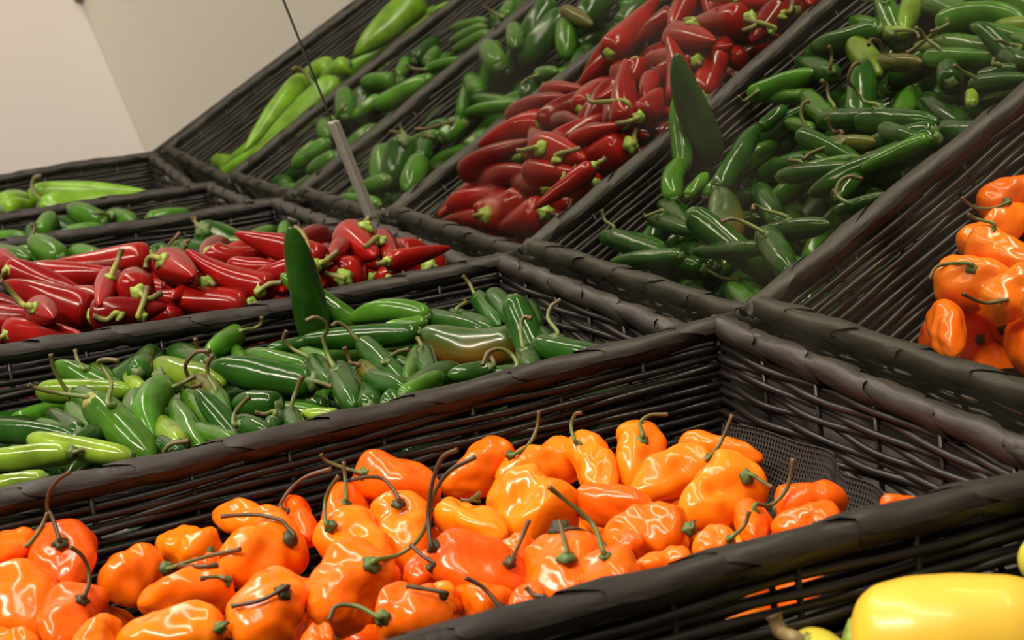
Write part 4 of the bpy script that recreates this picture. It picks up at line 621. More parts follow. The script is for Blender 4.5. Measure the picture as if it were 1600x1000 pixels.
["jalapeno_pepper","Gm","short jalapeno with a white glint left of the streaked three",-1,[[-0.2074,-0.2479,-0.028],[-0.2243,-0.2629,-0.028],[-0.2412,-0.278,-0.028]],0.0085,[],0],
["jalapeno_pepper","Gm","jalapeno with a straight thin stem at the mirror top",-1,[[-0.1498,-0.3344,-0.0281],[-0.1717,-0.3499,-0.028],[-0.1935,-0.3656,-0.0278]],0.0099,[[-0.1468,-0.331,-0.0246],[-0.1511,-0.3272,-0.016],[-0.1547,-0.322,-0.0039]],0],
["anaheim_pepper","GA","long light green anaheim pepper tapering to the right",-2,[[-0.4955,-0.185,-0.0076],[-0.4608,-0.1283,-0.0116],[-0.4201,-0.0586,-0.0206]],0.0147,[],0],
["anaheim_pepper","GA","light green anaheim pepper under the long one with a tall crooked stem",-2,[[-0.4708,-0.1632,-0.0217],[-0.41,-0.1418,-0.0225],[-0.3498,-0.1216,-0.023]],0.0092,[[-0.4115,-0.1736,-0.0152],[-0.4536,-0.1815,-0.008],[-0.4668,-0.1846,0.0029],[-0.468,-0.1795,0.0134],[-0.465,-0.1722,0.0147]],0],
["anaheim_pepper","GA","blunt light green anaheim pepper at the left frame edge",-2,[[-0.4825,-0.2223,-0.014],[-0.505,-0.2005,-0.014],[-0.5274,-0.1783,-0.014]],0.0165,[],0],
["anaheim_pepper","GA","pale green anaheim pepper high in the mirror",-2,[[-0.4837,-0.3649,-0.0137],[-0.4681,-0.3044,-0.0141],[-0.4524,-0.2451,-0.0144]],0.0216,[],0],
["anaheim_pepper","GA","light green anaheim pepper second beside the long one in the mirror",-2,[[-0.3727,-0.1905,-0.0114],[-0.3715,-0.1193,-0.018],[-0.3702,-0.049,-0.0244]],0.0163,[],0],
["anaheim_pepper","GA","yellow-green anaheim pepper by the seam in the mirror",-2,[[-0.4248,-0.2271,-0.014],[-0.4357,-0.2078,-0.014],[-0.4467,-0.1884,-0.014]],0.0144,[],0],
["yellow_pepper","Y1","large smooth yellow pepper in the lower right corner",4,[[1.2227,-0.1433,-0.0316],[1.2433,-0.1137,-0.0316],[1.2636,-0.085,-0.0316]],0.0222,[],0],
["yellow_pepper","Y2","greenish yellow pepper cut by the right frame edge",4,[[1.2336,-0.0617,-0.0227],[1.223,-0.0656,-0.0228],[1.2122,-0.0696,-0.0227]],0.0096,[],0],
["yellow_pepper","Y2","yellow pepper below the frame of which the pale dry stem shows",4,[[1.2178,-0.1586,-0.0297],[1.2345,-0.1608,-0.0299],[1.2511,-0.1633,-0.0297]],0.0096,[[1.2291,-0.1666,-0.0218],[1.2216,-0.168,-0.0205],[1.2189,-0.1686,-0.0156]],0],
["habanero_pepper","O3","covered habanero right of the orange habanero peeking over the front rim",3,[[1.1488,-0.1023,-0.0577],[1.1292,-0.1042,-0.0568],[1.1097,-0.1061,-0.0591]],0.0143,[],0],
["habanero_pepper","O2","covered habanero just in front of the orange habanero peeking over the front rim",3,[[1.105,-0.1553,-0.0547],[1.1266,-0.1447,-0.0521],[1.1481,-0.1341,-0.0533]],0.0165,[],0],
["habanero_pepper","O1","covered habanero left of the long smooth red-orange habanero lying diagonally",3,[[1.0238,-0.1851,-0.0594],[1.0123,-0.2006,-0.0573],[1.0008,-0.2162,-0.0582]],0.0159,[],0],
["habanero_pepper","O3","covered habanero just in front of the orange habanero behind the large pale one",3,[[1.005,-0.2894,-0.0599],[0.9939,-0.2713,-0.0575],[0.9829,-0.2532,-0.0586]],0.0164,[],0],
["habanero_pepper","O1","covered habanero behind the long smooth red-orange habanero lying diagonally",3,[[0.9262,-0.152,-0.0718],[0.9259,-0.1719,-0.0698],[0.9256,-0.1917,-0.071]],0.015,[],0],
["habanero_pepper","O2","covered habanero just in front of the reddish orange habanero pointing at the viewer",3,[[0.935,-0.3684,-0.0716],[0.9351,-0.3471,-0.0681],[0.9351,-0.3257,-0.0681]],0.0181,[],0],
["habanero_pepper","O1","",3,[[0.9505,-0.0853,-0.0866],[0.9674,-0.0697,-0.0846],[0.9842,-0.0542,-0.0863]],0.0141,[],0],
["habanero_pepper","O1","covered habanero right of the smooth oval orange habanero with a ring shaped highlight",3,[[0.9541,-0.2574,-0.0715],[0.9463,-0.2752,-0.0723],[0.9386,-0.293,-0.0761]],0.0154,[],0],
["habanero_pepper","O2","covered habanero just in front of the large waxy yellow-orange habanero with blotchy highlights",3,[[0.9373,-0.1267,-0.0734],[0.949,-0.1404,-0.0701],[0.9606,-0.1542,-0.0698]],0.0181,[],0],
["habanero_pepper","O3","covered habanero right of the broad orange habanero with a big round highlight",3,[[1.0702,-0.1266,-0.0774],[1.0774,-0.1048,-0.0735],[1.0846,-0.0829,-0.0732]],0.0157,[],0],
["habanero_pepper","O1","covered habanero behind the orange habanero peeking over the front rim",3,[[0.9853,-0.0997,-0.0692],[1.003,-0.0834,-0.0647],[1.0207,-0.067,-0.064]],0.0154,[],0],
["habanero_pepper","O3","covered habanero left of the dark orange habanero half covered",3,[[0.9527,-0.2401,-0.0768],[0.9759,-0.2458,-0.0736],[0.9991,-0.2514,-0.0742]],0.0153,[],0],
["habanero_pepper","O3","covered habanero left of the orange habanero peeking over the front rim",3,[[0.9809,-0.1198,-0.0718],[1.0021,-0.1224,-0.0723],[1.0233,-0.125,-0.0762]],0.0146,[],0],
["habanero_pepper","O3","covered habanero just in front of the small deep orange habanero with a straight upright stem",3,[[0.9421,-0.2304,-0.0751],[0.9283,-0.2116,-0.0709],[0.9145,-0.1927,-0.0704]],0.0141,[],0],
["habanero_pepper","O3","covered habanero behind the broad orange habanero with a big round highlight",3,[[0.956,-0.0816,-0.0673],[0.9342,-0.0786,-0.0679],[0.9124,-0.0756,-0.072]],0.0147,[],0],
["habanero_pepper","O2","covered habanero left of the broad orange habanero with a big round highlight",3,[[0.9522,-0.0975,-0.0743],[0.9334,-0.1069,-0.0745],[0.9146,-0.1163,-0.078]],0.0141,[],0],
["habanero_pepper","O2","covered habanero just in front of the pale yellow-orange habanero topped by an arching green stem",3,[[1.0533,-0.0994,-0.0657],[1.0484,-0.0817,-0.0669],[1.0435,-0.0639,-0.0711]],0.0147,[],0],
["habanero_pepper","O2","covered habanero just in front of the dark orange habanero half covered",3,[[1.0536,-0.2239,-0.0713],[1.0331,-0.2273,-0.0685],[1.0126,-0.2308,-0.0691]],0.0143,[],0],
["habanero_pepper","O1","covered habanero just in front of the long smooth red-orange habanero lying diagonally",3,[[1.0058,-0.2403,-0.0831],[1.0208,-0.2516,-0.0803],[1.0358,-0.2629,-0.0806]],0.0179,[],0],
["habanero_pepper","O2","covered habanero just in front of the yellow-orange habanero with a rounded knob",3,[[0.9179,-0.2308,-0.0829],[0.9307,-0.2474,-0.0835],[0.9435,-0.2641,-0.0874]],0.0155,[],0],
["serrano_pepper","Gd","covered serrano left of the dark green serrano lying level at the far left",2,[[0.6855,-0.3787,-0.0313],[0.6628,-0.3505,-0.0301],[0.6402,-0.3224,-0.0346]],0.0092,[],0],
["serrano_pepper","Gd","",2,[[0.6434,-0.0866,-0.0521],[0.6291,-0.0555,-0.0451],[0.6148,-0.0245,-0.0436]],0.0083,[],0],
["serrano_pepper","Gd","covered serrano just in front of the round tipped dark serrano against the end wicker",2,[[0.8751,-0.0866,-0.0518],[0.8784,-0.0554,-0.0454],[0.8817,-0.0242,-0.044]],0.0074,[],0],
["serrano_pepper","Gd","",2,[[0.793,-0.0267,-0.0521],[0.7555,-0.0373,-0.0449],[0.7181,-0.0479,-0.0439]],0.0085,[],0],
["serrano_pepper","Gd","covered serrano behind the dark serrano tip down with white outlines",2,[[0.6186,-0.1081,-0.0409],[0.6387,-0.082,-0.0334],[0.6588,-0.0558,-0.0311]],0.0091,[],0],
["serrano_pepper","Gd","",2,[[0.7574,-0.1047,-0.0355],[0.7249,-0.1186,-0.0312],[0.6924,-0.1326,-0.0325]],0.0074,[],0],
["serrano_pepper","Gm","covered serrano right of the dark serrano in shade below the wrinkled one",2,[[0.736,-0.2375,-0.0343],[0.756,-0.2111,-0.0315],[0.776,-0.1848,-0.0339]],0.0077,[],0],
["serrano_pepper","Gd","covered serrano just in front of the dark green serrano lying level at the far left",2,[[0.7272,-0.349,-0.0367],[0.6973,-0.3373,-0.0314],[0.6674,-0.3256,-0.0313]],0.0084,[],0],
["serrano_pepper","Gd","covered serrano behind the light green serrano, lowest at the left frame edge",2,[[0.612,-0.3272,-0.037],[0.6358,-0.3548,-0.0309],[0.6596,-0.3823,-0.0307]],0.0081,[],0],
["serrano_pepper","Gd","covered serrano right of the fat curved serrano turning from green to orange-brown",2,[[0.8362,-0.0925,-0.0316],[0.8599,-0.0622,-0.0297],[0.8836,-0.0319,-0.034]],0.008,[],0],
["serrano_pepper","Gd","covered serrano just in front of the fat curved serrano turning from green to orange-brown",2,[[0.7921,-0.0739,-0.0317],[0.774,-0.0976,-0.0336],[0.7559,-0.1214,-0.0403]],0.0076,[],0],
["serrano_pepper","Gm","covered serrano just in front of the dark serrano with a silvery shine",2,[[0.8815,-0.3013,-0.0364],[0.8542,-0.3148,-0.0326],[0.8269,-0.3283,-0.0338]],0.009,[],0],
["serrano_pepper","Gd","",2,[[0.6243,-0.164,-0.036],[0.6505,-0.1882,-0.028],[0.6767,-0.2123,-0.0257]],0.0081,[],0],
["serrano_pepper","Gd","",2,[[0.8088,-0.1955,-0.0326],[0.8461,-0.1958,-0.0302],[0.8834,-0.1961,-0.0337]],0.0088,[],0],
["serrano_pepper","Gd","covered serrano just in front of the dark serrano with white streaks behind the orange-brown one",2,[[0.8816,-0.0811,-0.0312],[0.8482,-0.0966,-0.0327],[0.8147,-0.1122,-0.0402]],0.0087,[],0],
["serrano_pepper","Gd","covered serrano just in front of the pale shining serrano lying diagonally on the front rim",2,[[0.8823,-0.1781,-0.037],[0.8582,-0.1589,-0.0318],[0.8342,-0.1396,-0.0316]],0.0074,[],0],
["serrano_pepper","Gd","",2,[[0.6414,-0.0262,-0.0516],[0.6494,-0.064,-0.0444],[0.6575,-0.1019,-0.0435]],0.0083,[],0],
["serrano_pepper","Gd","covered serrano behind the shiny dark serrano pointing at the viewer",2,[[0.7281,-0.1579,-0.0295],[0.6991,-0.1511,-0.0316],[0.6701,-0.1443,-0.0384]],0.0085,[],0],
["serrano_pepper","Gm","",2,[[0.8498,-0.0935,-0.045],[0.8487,-0.0593,-0.043],[0.8476,-0.025,-0.0465]],0.0087,[],0],
["serrano_pepper","Gd","",2,[[0.7599,-0.2265,-0.0326],[0.798,-0.2139,-0.0318],[0.836,-0.2013,-0.0375]],0.0085,[],0],
["serrano_pepper","Gm","covered serrano just in front of the dark serrano with a shrivelled brown calyx",2,[[0.7196,-0.1234,-0.0378],[0.7327,-0.151,-0.0313],[0.7458,-0.1786,-0.0297]],0.0074,[],0],
["serrano_pepper","Gd","covered serrano just in front of the green serrano on the front rim",2,[[0.8813,-0.2425,-0.0327],[0.8734,-0.2738,-0.0318],[0.8655,-0.3051,-0.0361]],0.0078,[],0],
["serrano_pepper","Gm","",2,[[0.7517,-0.0604,-0.0511],[0.7866,-0.0533,-0.0445],[0.8215,-0.0461,-0.0436]],0.0091,[],0],
["serrano_pepper","Gd","covered serrano just in front of the bent green serrano like an elbow, stem pointing right",2,[[0.6967,-0.2452,-0.0365],[0.7149,-0.2774,-0.0305],[0.733,-0.3095,-0.0305]],0.0082,[],0],
["serrano_pepper","Gm","covered serrano left of the dark serrano with a shrivelled brown calyx",2,[[0.6555,-0.112,-0.0316],[0.6512,-0.1473,-0.0312],[0.647,-0.1826,-0.0364]],0.0075,[],0],
["serrano_pepper","Gm","covered serrano behind the green serrano sliver above the dark level one",2,[[0.6442,-0.3403,-0.0299],[0.6304,-0.3132,-0.0315],[0.6167,-0.2861,-0.0379]],0.0077,[],0],
["serrano_pepper","Gd","covered serrano behind the dark serrano in shade below the wrinkled one",2,[[0.7225,-0.1918,-0.0295],[0.697,-0.2136,-0.0313],[0.6714,-0.2354,-0.0385]],0.0073,[],0],
["serrano_pepper","Gd","",2,[[0.6756,-0.0263,-0.0494],[0.6685,-0.0557,-0.0458],[0.6615,-0.0851,-0.047]],0.0086,[],0],
["serrano_pepper","Gd","covered serrano left of the green serrano sliver above the dark level one",2,[[0.6682,-0.34,-0.0327],[0.6956,-0.3538,-0.0316],[0.723,-0.3677,-0.0353]],0.0092,[],0],
["serrano_pepper","Gd","",2,[[0.6771,-0.1897,-0.0487],[0.6869,-0.2217,-0.0473],[0.6966,-0.2536,-0.0513]],0.0093,[],0],
["serrano_pepper","Gd","",2,[[0.7722,-0.1054,-0.046],[0.7475,-0.137,-0.0467],[0.7228,-0.1686,-0.0538]],0.0088,[],0],
["serrano_pepper","Gd","",2,[[0.653,-0.1264,-0.0451],[0.6884,-0.1382,-0.0455],[0.7237,-0.15,-0.0518]],0.0074,[],0],
["serrano_pepper","Gd","",2,[[0.77,-0.1864,-0.0437],[0.7813,-0.2239,-0.0464],[0.7926,-0.2615,-0.0553]],0.0075,[],0],
["serrano_pepper","Gd","covered serrano right of the light green serrano, lowest at the left frame edge",2,[[0.7532,-0.368,-0.0463],[0.7353,-0.3438,-0.0477],[0.7175,-0.3197,-0.0538]],0.0092,[],0],
["serrano_pepper","Gd","",2,[[0.7109,-0.3019,-0.0517],[0.7066,-0.266,-0.0471],[0.7024,-0.2301,-0.0483]],0.0086,[],0],
["serrano_pepper","Gd","",2,[[0.7034,-0.1973,-0.0496],[0.7286,-0.225,-0.047],[0.7537,-0.2527,-0.0504]],0.0091,[],0],
["serrano_pepper","Gd","",2,[[0.6243,-0.2627,-0.0478],[0.6336,-0.2264,-0.047],[0.6429,-0.1901,-0.0522]],0.0077,[],0],
["serrano_pepper","Gd","",2,[[0.6141,-0.3258,-0.0505],[0.6513,-0.3331,-0.0422],[0.6885,-0.3405,-0.04]],0.0081,[],0],
["serrano_pepper","Gm","covered serrano right of the dark serrano with white streaks behind the orange-brown one",2,[[0.8656,-0.1018,-0.0545],[0.8651,-0.0708,-0.0487],[0.8646,-0.0398,-0.0479]],0.0075,[],0],
["serrano_pepper","Gd","covered serrano just in front of the light green serrano, lowest at the left frame edge",2,[[0.8299,-0.3452,-0.0426],[0.8034,-0.3654,-0.0441],[0.777,-0.3855,-0.0509]],0.0094,[],0],
["serrano_pepper","Gd","covered serrano just in front of the dark serrano beside the pale diagonal one",2,[[0.8419,-0.1293,-0.0508],[0.8088,-0.1436,-0.0471],[0.7758,-0.1578,-0.0492]],0.0082,[],0],
["serrano_pepper","Gd","",2,[[0.8787,-0.1652,-0.0503],[0.8561,-0.1907,-0.0469],[0.8336,-0.2161,-0.049]],0.0091,[],0],
["serrano_pepper","Gm","",2,[[0.6483,-0.2134,-0.0476],[0.648,-0.2533,-0.0468],[0.6478,-0.2933,-0.0524]],0.0072,[],0],
["serrano_pepper","Gd","covered serrano just in front of the shiny dark serrano pointing at the viewer",2,[[0.6488,-0.1465,-0.0502],[0.6774,-0.1557,-0.0473],[0.706,-0.165,-0.0493]],0.0081,[],0],
["serrano_pepper","Gd","covered serrano just in front of the small green serrano upright beside the largest calyx",2,[[0.7709,-0.3386,-0.0519],[0.7457,-0.318,-0.0474],[0.7204,-0.2974,-0.0481]],0.0094,[],0],
["serrano_pepper","Gd","covered serrano just in front of the light green serrano left of the pointed one",2,[[0.7384,-0.24,-0.0537],[0.7282,-0.2761,-0.047],[0.7181,-0.3122,-0.0463]],0.0088,[],0],
["serrano_pepper","Gm","covered serrano just in front of the green serrano sliver above the dark level one",2,[[0.6355,-0.3653,-0.055],[0.6618,-0.3415,-0.0509],[0.6882,-0.3178,-0.0525]],0.0085,[],0],
["serrano_pepper","Gd","covered serrano just in front of the small pointed bright serrano behind the wrinkled one",2,[[0.6287,-0.1568,-0.0529],[0.6238,-0.1953,-0.0471],[0.6189,-0.2339,-0.0475]],0.0078,[],0],
["serrano_pepper","Gd","",2,[[0.6676,-0.1293,-0.0555],[0.639,-0.1429,-0.0492],[0.6104,-0.1564,-0.048]],0.0082,[],0],
["serrano_pepper","Gd","covered serrano left of the light green serrano, lowest at the left frame edge",2,[[0.6747,-0.3858,-0.0475],[0.6897,-0.3548,-0.0469],[0.7047,-0.3239,-0.0517]],0.0076,[],0],
["serrano_pepper","Gd","",2,[[0.7072,-0.139,-0.0517],[0.7349,-0.1241,-0.0475],[0.7626,-0.1093,-0.0484]],0.0085,[],0],
["serrano_pepper","Gd","covered serrano left of the shiny dark serrano pointing at the viewer",2,[[0.7118,-0.1752,-0.0451],[0.6758,-0.1781,-0.0471],[0.6398,-0.1809,-0.0548]],0.0077,[],0],
["serrano_pepper","Gm","covered serrano left of the dark serrano with a silvery shine",2,[[0.6923,-0.325,-0.0544],[0.6721,-0.359,-0.0464],[0.652,-0.393,-0.0447]],0.0087,[],0],
["serrano_pepper","Gd","",2,[[0.7599,-0.1443,-0.0477],[0.7791,-0.1746,-0.0471],[0.7983,-0.205,-0.0522]],0.0082,[],0],
["serrano_pepper","Gd","covered serrano left of the dark serrano beside the pale diagonal one",2,[[0.769,-0.1974,-0.0541],[0.7378,-0.1848,-0.0472],[0.7066,-0.1723,-0.0458]],0.0077,[],0],
["serrano_pepper","Gd","",2,[[0.7385,-0.0619,-0.0564],[0.7675,-0.0765,-0.0492],[0.7964,-0.0911,-0.0472]],0.0076,[],0],
["serrano_pepper","Gd","",2,[[0.6817,-0.2986,-0.0475],[0.657,-0.3189,-0.0495],[0.6323,-0.3392,-0.0565]],0.008,[],0],
["serrano_pepper","Gd","",2,[[0.6478,-0.091,-0.0544],[0.679,-0.1051,-0.0473],[0.7102,-0.1191,-0.0456]],0.0088,[],0],
["serrano_pepper","Gm","",2,[[0.6875,-0.0927,-0.0626],[0.6802,-0.0585,-0.0622],[0.6729,-0.0242,-0.0674]],0.0074,[],0],
["serrano_pepper","Gd","",2,[[0.7017,-0.0758,-0.0538],[0.6707,-0.0815,-0.0515],[0.6397,-0.0872,-0.0543]],0.0077,[],0],
["serrano_pepper","Gd","covered serrano just in front of the green serrano behind the largest one",2,[[0.6709,-0.2893,-0.0511],[0.7,-0.3078,-0.048],[0.729,-0.3262,-0.0504]],0.0077,[],0],
["serrano_pepper","Gd","",2,[[0.6166,-0.3224,-0.0464],[0.6278,-0.2915,-0.0474],[0.6391,-0.2606,-0.0536]],0.008,[],0],
["serrano_pepper","Gm","",2,[[0.6715,-0.2485,-0.0466],[0.6671,-0.279,-0.0481],[0.6628,-0.3095,-0.0545]],0.0074,[],0],
["serrano_pepper","Gm","",2,[[0.796,-0.0902,-0.0514],[0.7819,-0.1175,-0.0478],[0.7678,-0.1448,-0.0491]],0.0086,[],0],
["serrano_pepper","Gd","",2,[[0.831,-0.0264,-0.0571],[0.8571,-0.0534,-0.057],[0.8831,-0.0804,-0.0628]],0.0087,[],0],
["serrano_pepper","Gd","",2,[[0.7999,-0.1699,-0.0463],[0.8253,-0.1902,-0.0478],[0.8508,-0.2106,-0.0546]],0.0087,[],0],
["serrano_pepper","Gd","",2,[[0.7102,-0.0874,-0.0678],[0.7313,-0.0585,-0.0606],[0.7525,-0.0297,-0.0592]],0.0078,[],0],
["serrano_pepper","Gd","covered serrano just in front of the dark serrano tip down with white outlines",2,[[0.8547,-0.101,-0.0465],[0.8692,-0.1353,-0.0437],[0.8838,-0.1695,-0.0469]],0.0075,[],0],
["serrano_pepper","Gd","covered serrano just in front of the pointed green serrano standing out of the front rim",2,[[0.8792,-0.2684,-0.0528],[0.8724,-0.3032,-0.0474],[0.8655,-0.3379,-0.0476]],0.0085,[],0],
["serrano_pepper","Gm","covered serrano just in front of the slim dark serrano below the long level one",2,[[0.6873,-0.1676,-0.0543],[0.6515,-0.1645,-0.047],[0.6157,-0.1614,-0.0455]],0.0089,[],0],
["serrano_pepper","Gm","",2,[[0.7335,-0.2348,-0.0666],[0.7635,-0.26,-0.0629],[0.7934,-0.2851,-0.0654]],0.0087,[],0],
["serrano_pepper","Gm","",2,[[0.8823,-0.1555,-0.0716],[0.8495,-0.1419,-0.0669],[0.8167,-0.1284,-0.068]],0.0074,[],0],
["serrano_pepper","Gd","",2,[[0.6955,-0.151,-0.06],[0.6816,-0.1227,-0.0607],[0.6677,-0.0944,-0.0665]],0.0085,[],0],
["serrano_pepper","Gd","covered serrano just in front of the green serrano tip down beside the outlined one",2,[[0.7961,-0.1277,-0.0656],[0.7652,-0.138,-0.0634],[0.7343,-0.1483,-0.0664]],0.008,[],0],
["serrano_pepper","Gd","covered serrano just in front of the dark serrano in shade below the wrinkled one",2,[[0.8353,-0.1749,-0.0612],[0.8595,-0.2051,-0.063],[0.8836,-0.2352,-0.0709]],0.008,[],0],
["serrano_pepper","Gm","",2,[[0.7621,-0.1254,-0.0698],[0.7286,-0.112,-0.0631],[0.6951,-0.0986,-0.0622]],0.0083,[],0],
["serrano_pepper","Gd","",2,[[0.8656,-0.134,-0.0634],[0.8569,-0.0986,-0.0655],[0.8482,-0.0633,-0.0733]],0.0088,[],0],
["serrano_pepper","Gd","",2,[[0.6322,-0.0852,-0.0647],[0.6571,-0.0666,-0.0648],[0.6819,-0.0479,-0.0699]],0.0074,[],0],
["serrano_pepper","Gd","",2,[[0.6742,-0.1015,-0.0761],[0.6751,-0.063,-0.077],[0.676,-0.0246,-0.0841]],0.0085,[],0],
["red_pepper","R2","covered red pepper left of the small red pepper end behind the round calyx",1,[[0.3836,-0.0714,-0.0076],[0.4141,-0.0806,-0.0063],[0.4445,-0.0898,-0.01]],0.0109,[],0],
["red_pepper","R2","",1,[[0.364,-0.2494,-0.0042],[0.3622,-0.216,0.0013],[0.3603,-0.1825,0.0014]],0.0119,[],0],
["red_pepper","R1","covered red pepper behind the wide dull red pepper under the crossing one",1,[[0.3133,-0.1726,-0.0012],[0.3457,-0.1776,0.0005],[0.3782,-0.1826,-0.003]],0.0106,[],0],
["red_pepper","R1","covered red pepper just in front of the red pepper end at the left frame edge",1,[[0.413,-0.3575,-0.0031],[0.4329,-0.3245,0.001],[0.4528,-0.2916,-0.001]],0.0104,[],0],
["red_pepper","R2","covered red pepper left of the faceted red pepper next to the round calyx",1,[[0.4117,-0.0475,-0.0265],[0.3837,-0.0369,-0.0199],[0.3558,-0.0263,-0.018]],0.0099,[],0],
["red_pepper","R2","",1,[[0.3856,-0.1427,-0.0067],[0.4229,-0.1393,0.0012],[0.4602,-0.1359,0.0032]],0.0099,[],0],
["red_pepper","R2","",1,[[0.4491,-0.1021,-0.0055],[0.4146,-0.1135,0.0017],[0.38,-0.1249,0.003]],0.0105,[],0],
["red_pepper","R2","covered red pepper behind the dark red pepper low behind the tall serrano",1,[[0.356,-0.0643,0.0011],[0.3839,-0.087,0.0056],[0.4118,-0.1098,0.0042]],0.0108,[],0],
["red_pepper","R2","covered red pepper left of the biggest flat red pepper lying diagonally at left",1,[[0.3362,-0.3415,0.0033],[0.362,-0.3175,0.0008],[0.3878,-0.2936,-0.0073]],0.0102,[],0],
["red_pepper","R2","covered red pepper just in front of the small red pepper end behind the round calyx",1,[[0.4796,-0.0778,-0.0125],[0.4498,-0.0768,-0.0089],[0.4199,-0.0757,-0.0101]],0.0121,[],0],
["red_pepper","R1","",1,[[0.3859,-0.1005,-0.0064],[0.3488,-0.0921,-0.0037],[0.3118,-0.0838,-0.007]],0.0128,[],0],
["red_pepper","R1","covered red pepper behind the bent red pepper on top at the back",1,[[0.3655,-0.1475,-0.0068],[0.3431,-0.1229,0.0008],[0.3208,-0.0982,0.003]],0.0123,[],0],
["red_pepper","R1","covered red pepper right of the bent red pepper on top at the back",1,[[0.4577,-0.0963,0.0017],[0.4604,-0.127,0.0012],[0.4631,-0.1576,-0.0042]],0.0115,[],0],
["red_pepper","R1","",1,[[0.3474,-0.1068,-0.0267],[0.3462,-0.0682,-0.0183],[0.3449,-0.0297,-0.0161]],0.0125,[],0],
["red_pepper","R2","",1,[[0.4346,-0.1858,0.0023],[0.444,-0.1528,0.0005],[0.4533,-0.1197,-0.0068]],0.0112,[],0],
["red_pepper","R2","",1,[[0.4944,-0.1434,-0.0062],[0.4642,-0.1696,0.0024],[0.4339,-0.1959,0.0046]],0.0114,[],0],
["red_pepper","R2","covered red pepper just in front of the red pepper behind the biggest one",1,[[0.4489,-0.3506,-0.0041],[0.463,-0.3236,0.0007],[0.4771,-0.2966,0.0006]],0.0104,[],0],
["red_pepper","R2","",1,[[0.3771,-0.1329,-0.0009],[0.3821,-0.1645,-0.0024],[0.3871,-0.1961,-0.009]],0.0113,[],0],
["red_pepper","R1","",1,[[0.3636,-0.0406,-0.0125],[0.3945,-0.0586,-0.014],[0.4253,-0.0766,-0.0213]],0.0111,[],0],
["red_pepper","R1","",1,[[0.4295,-0.1512,0.0033],[0.4066,-0.1787,0.001],[0.3837,-0.2062,-0.0072]],0.0117,[],0],
["red_pepper","R1","",1,[[0.3381,-0.2663,0.0027],[0.3305,-0.2347,0.0006],[0.3228,-0.2031,-0.0067]],0.0119,[],0],
["red_pepper","R2","covered red pepper left of the bent red pepper on top at the back",1,[[0.3144,-0.1372,-0.0014],[0.3477,-0.1502,0.0052],[0.381,-0.1633,0.006]],0.0127,[],0],
["red_pepper","R2","covered red pepper left of the red pepper behind the biggest one",1,[[0.3622,-0.3463,-0.0026],[0.3915,-0.3239,0.0019],[0.4208,-0.3016,0.0004]],0.0118,[],0],
["red_pepper","R1","covered red pepper behind the small red pepper with a yellow-green stem pointing left",1,[[0.4277,-0.2363,-0.0045],[0.4522,-0.2183,0.0008],[0.4767,-0.2002,0.0013]],0.0107,[],0],
["red_pepper","R1","covered red pepper left of the small red pepper with a yellow-green stem pointing left",1,[[0.4768,-0.312,-0.0047],[0.4985,-0.3375,0.0013],[0.5201,-0.363,0.0021]],0.0112,[],0],
["red_pepper","R1","covered red pepper left of the wide dull red pepper under the crossing one",1,[[0.4045,-0.2016,0.0018],[0.4397,-0.2007,0.0003],[0.4748,-0.1998,-0.0068]],0.0102,[],0],
["red_pepper","R2","",1,[[0.4879,-0.1952,-0.0195],[0.4545,-0.1843,-0.0152],[0.421,-0.1734,-0.0165]],0.0125,[],0],
["red_pepper","R2","",1,[[0.3675,-0.1173,-0.017],[0.4037,-0.1098,-0.0138],[0.4399,-0.1023,-0.0164]],0.0125,[],0],
["red_pepper","R1","",1,[[0.4567,-0.0567,-0.0357],[0.4886,-0.0623,-0.0296],[0.5204,-0.068,-0.0287]],0.0126,[],0],
["red_pepper","R2","",1,[[0.3136,-0.2793,-0.0185],[0.3457,-0.2734,-0.0151],[0.3778,-0.2675,-0.0169]],0.0103,[],0],
["red_pepper","R2","covered red pepper left of the dark red pepper low behind the tall serrano",1,[[0.488,-0.1038,-0.0156],[0.4931,-0.138,-0.0158],[0.4982,-0.1721,-0.0216]],0.0118,[],0],
["red_pepper","R2","",1,[[0.4628,-0.2159,-0.0195],[0.4996,-0.2199,-0.0152],[0.5363,-0.2239,-0.0168]],0.0098,[],0],
["red_pepper","R2","",1,[[0.3783,-0.2139,-0.0148],[0.3725,-0.2472,-0.0154],[0.3667,-0.2806,-0.0215]],0.0107,[],0],
["red_pepper","R1","",1,[[0.5063,-0.1065,-0.0232],[0.5242,-0.0795,-0.0232],[0.5422,-0.0526,-0.0284]],0.0101,[],0],
["red_pepper","R1","covered red pepper just in front of the biggest flat red pepper lying diagonally at left",1,[[0.5492,-0.3642,-0.0144],[0.5641,-0.3321,-0.0154],[0.579,-0.3,-0.0221]],0.0098,[],0],
["red_pepper","R2","",1,[[0.5097,-0.3077,-0.0173],[0.4766,-0.307,-0.0154],[0.4434,-0.3064,-0.0187]],0.0118,[],0],
["red_pepper","R1","",1,[[0.4418,-0.0834,-0.0367],[0.4168,-0.0542,-0.0359],[0.3917,-0.0251,-0.0413]],0.0102,[],0],
["red_pepper","R2","",1,[[0.4722,-0.1332,-0.0364],[0.4874,-0.1675,-0.0318],[0.5027,-0.2017,-0.0332]],0.0104,[],0],
["red_pepper","R1","",1,[[0.5274,-0.238,-0.0339],[0.4965,-0.2445,-0.0316],[0.4657,-0.251,-0.0343]],0.0113,[],0],
["red_pepper","R1","",1,[[0.5279,-0.3412,-0.037],[0.5553,-0.3568,-0.0327],[0.5827,-0.3723,-0.0334]],0.0111,[],0],
["red_pepper","R1","",1,[[0.58,-0.2113,-0.0307],[0.5453,-0.22,-0.0326],[0.5107,-0.2286,-0.0403]],0.0118,[],0],
["red_pepper","R2","",1,[[0.4641,-0.3365,-0.0391],[0.4789,-0.3701,-0.0311],[0.4936,-0.4036,-0.0289]],0.0115,[],0],
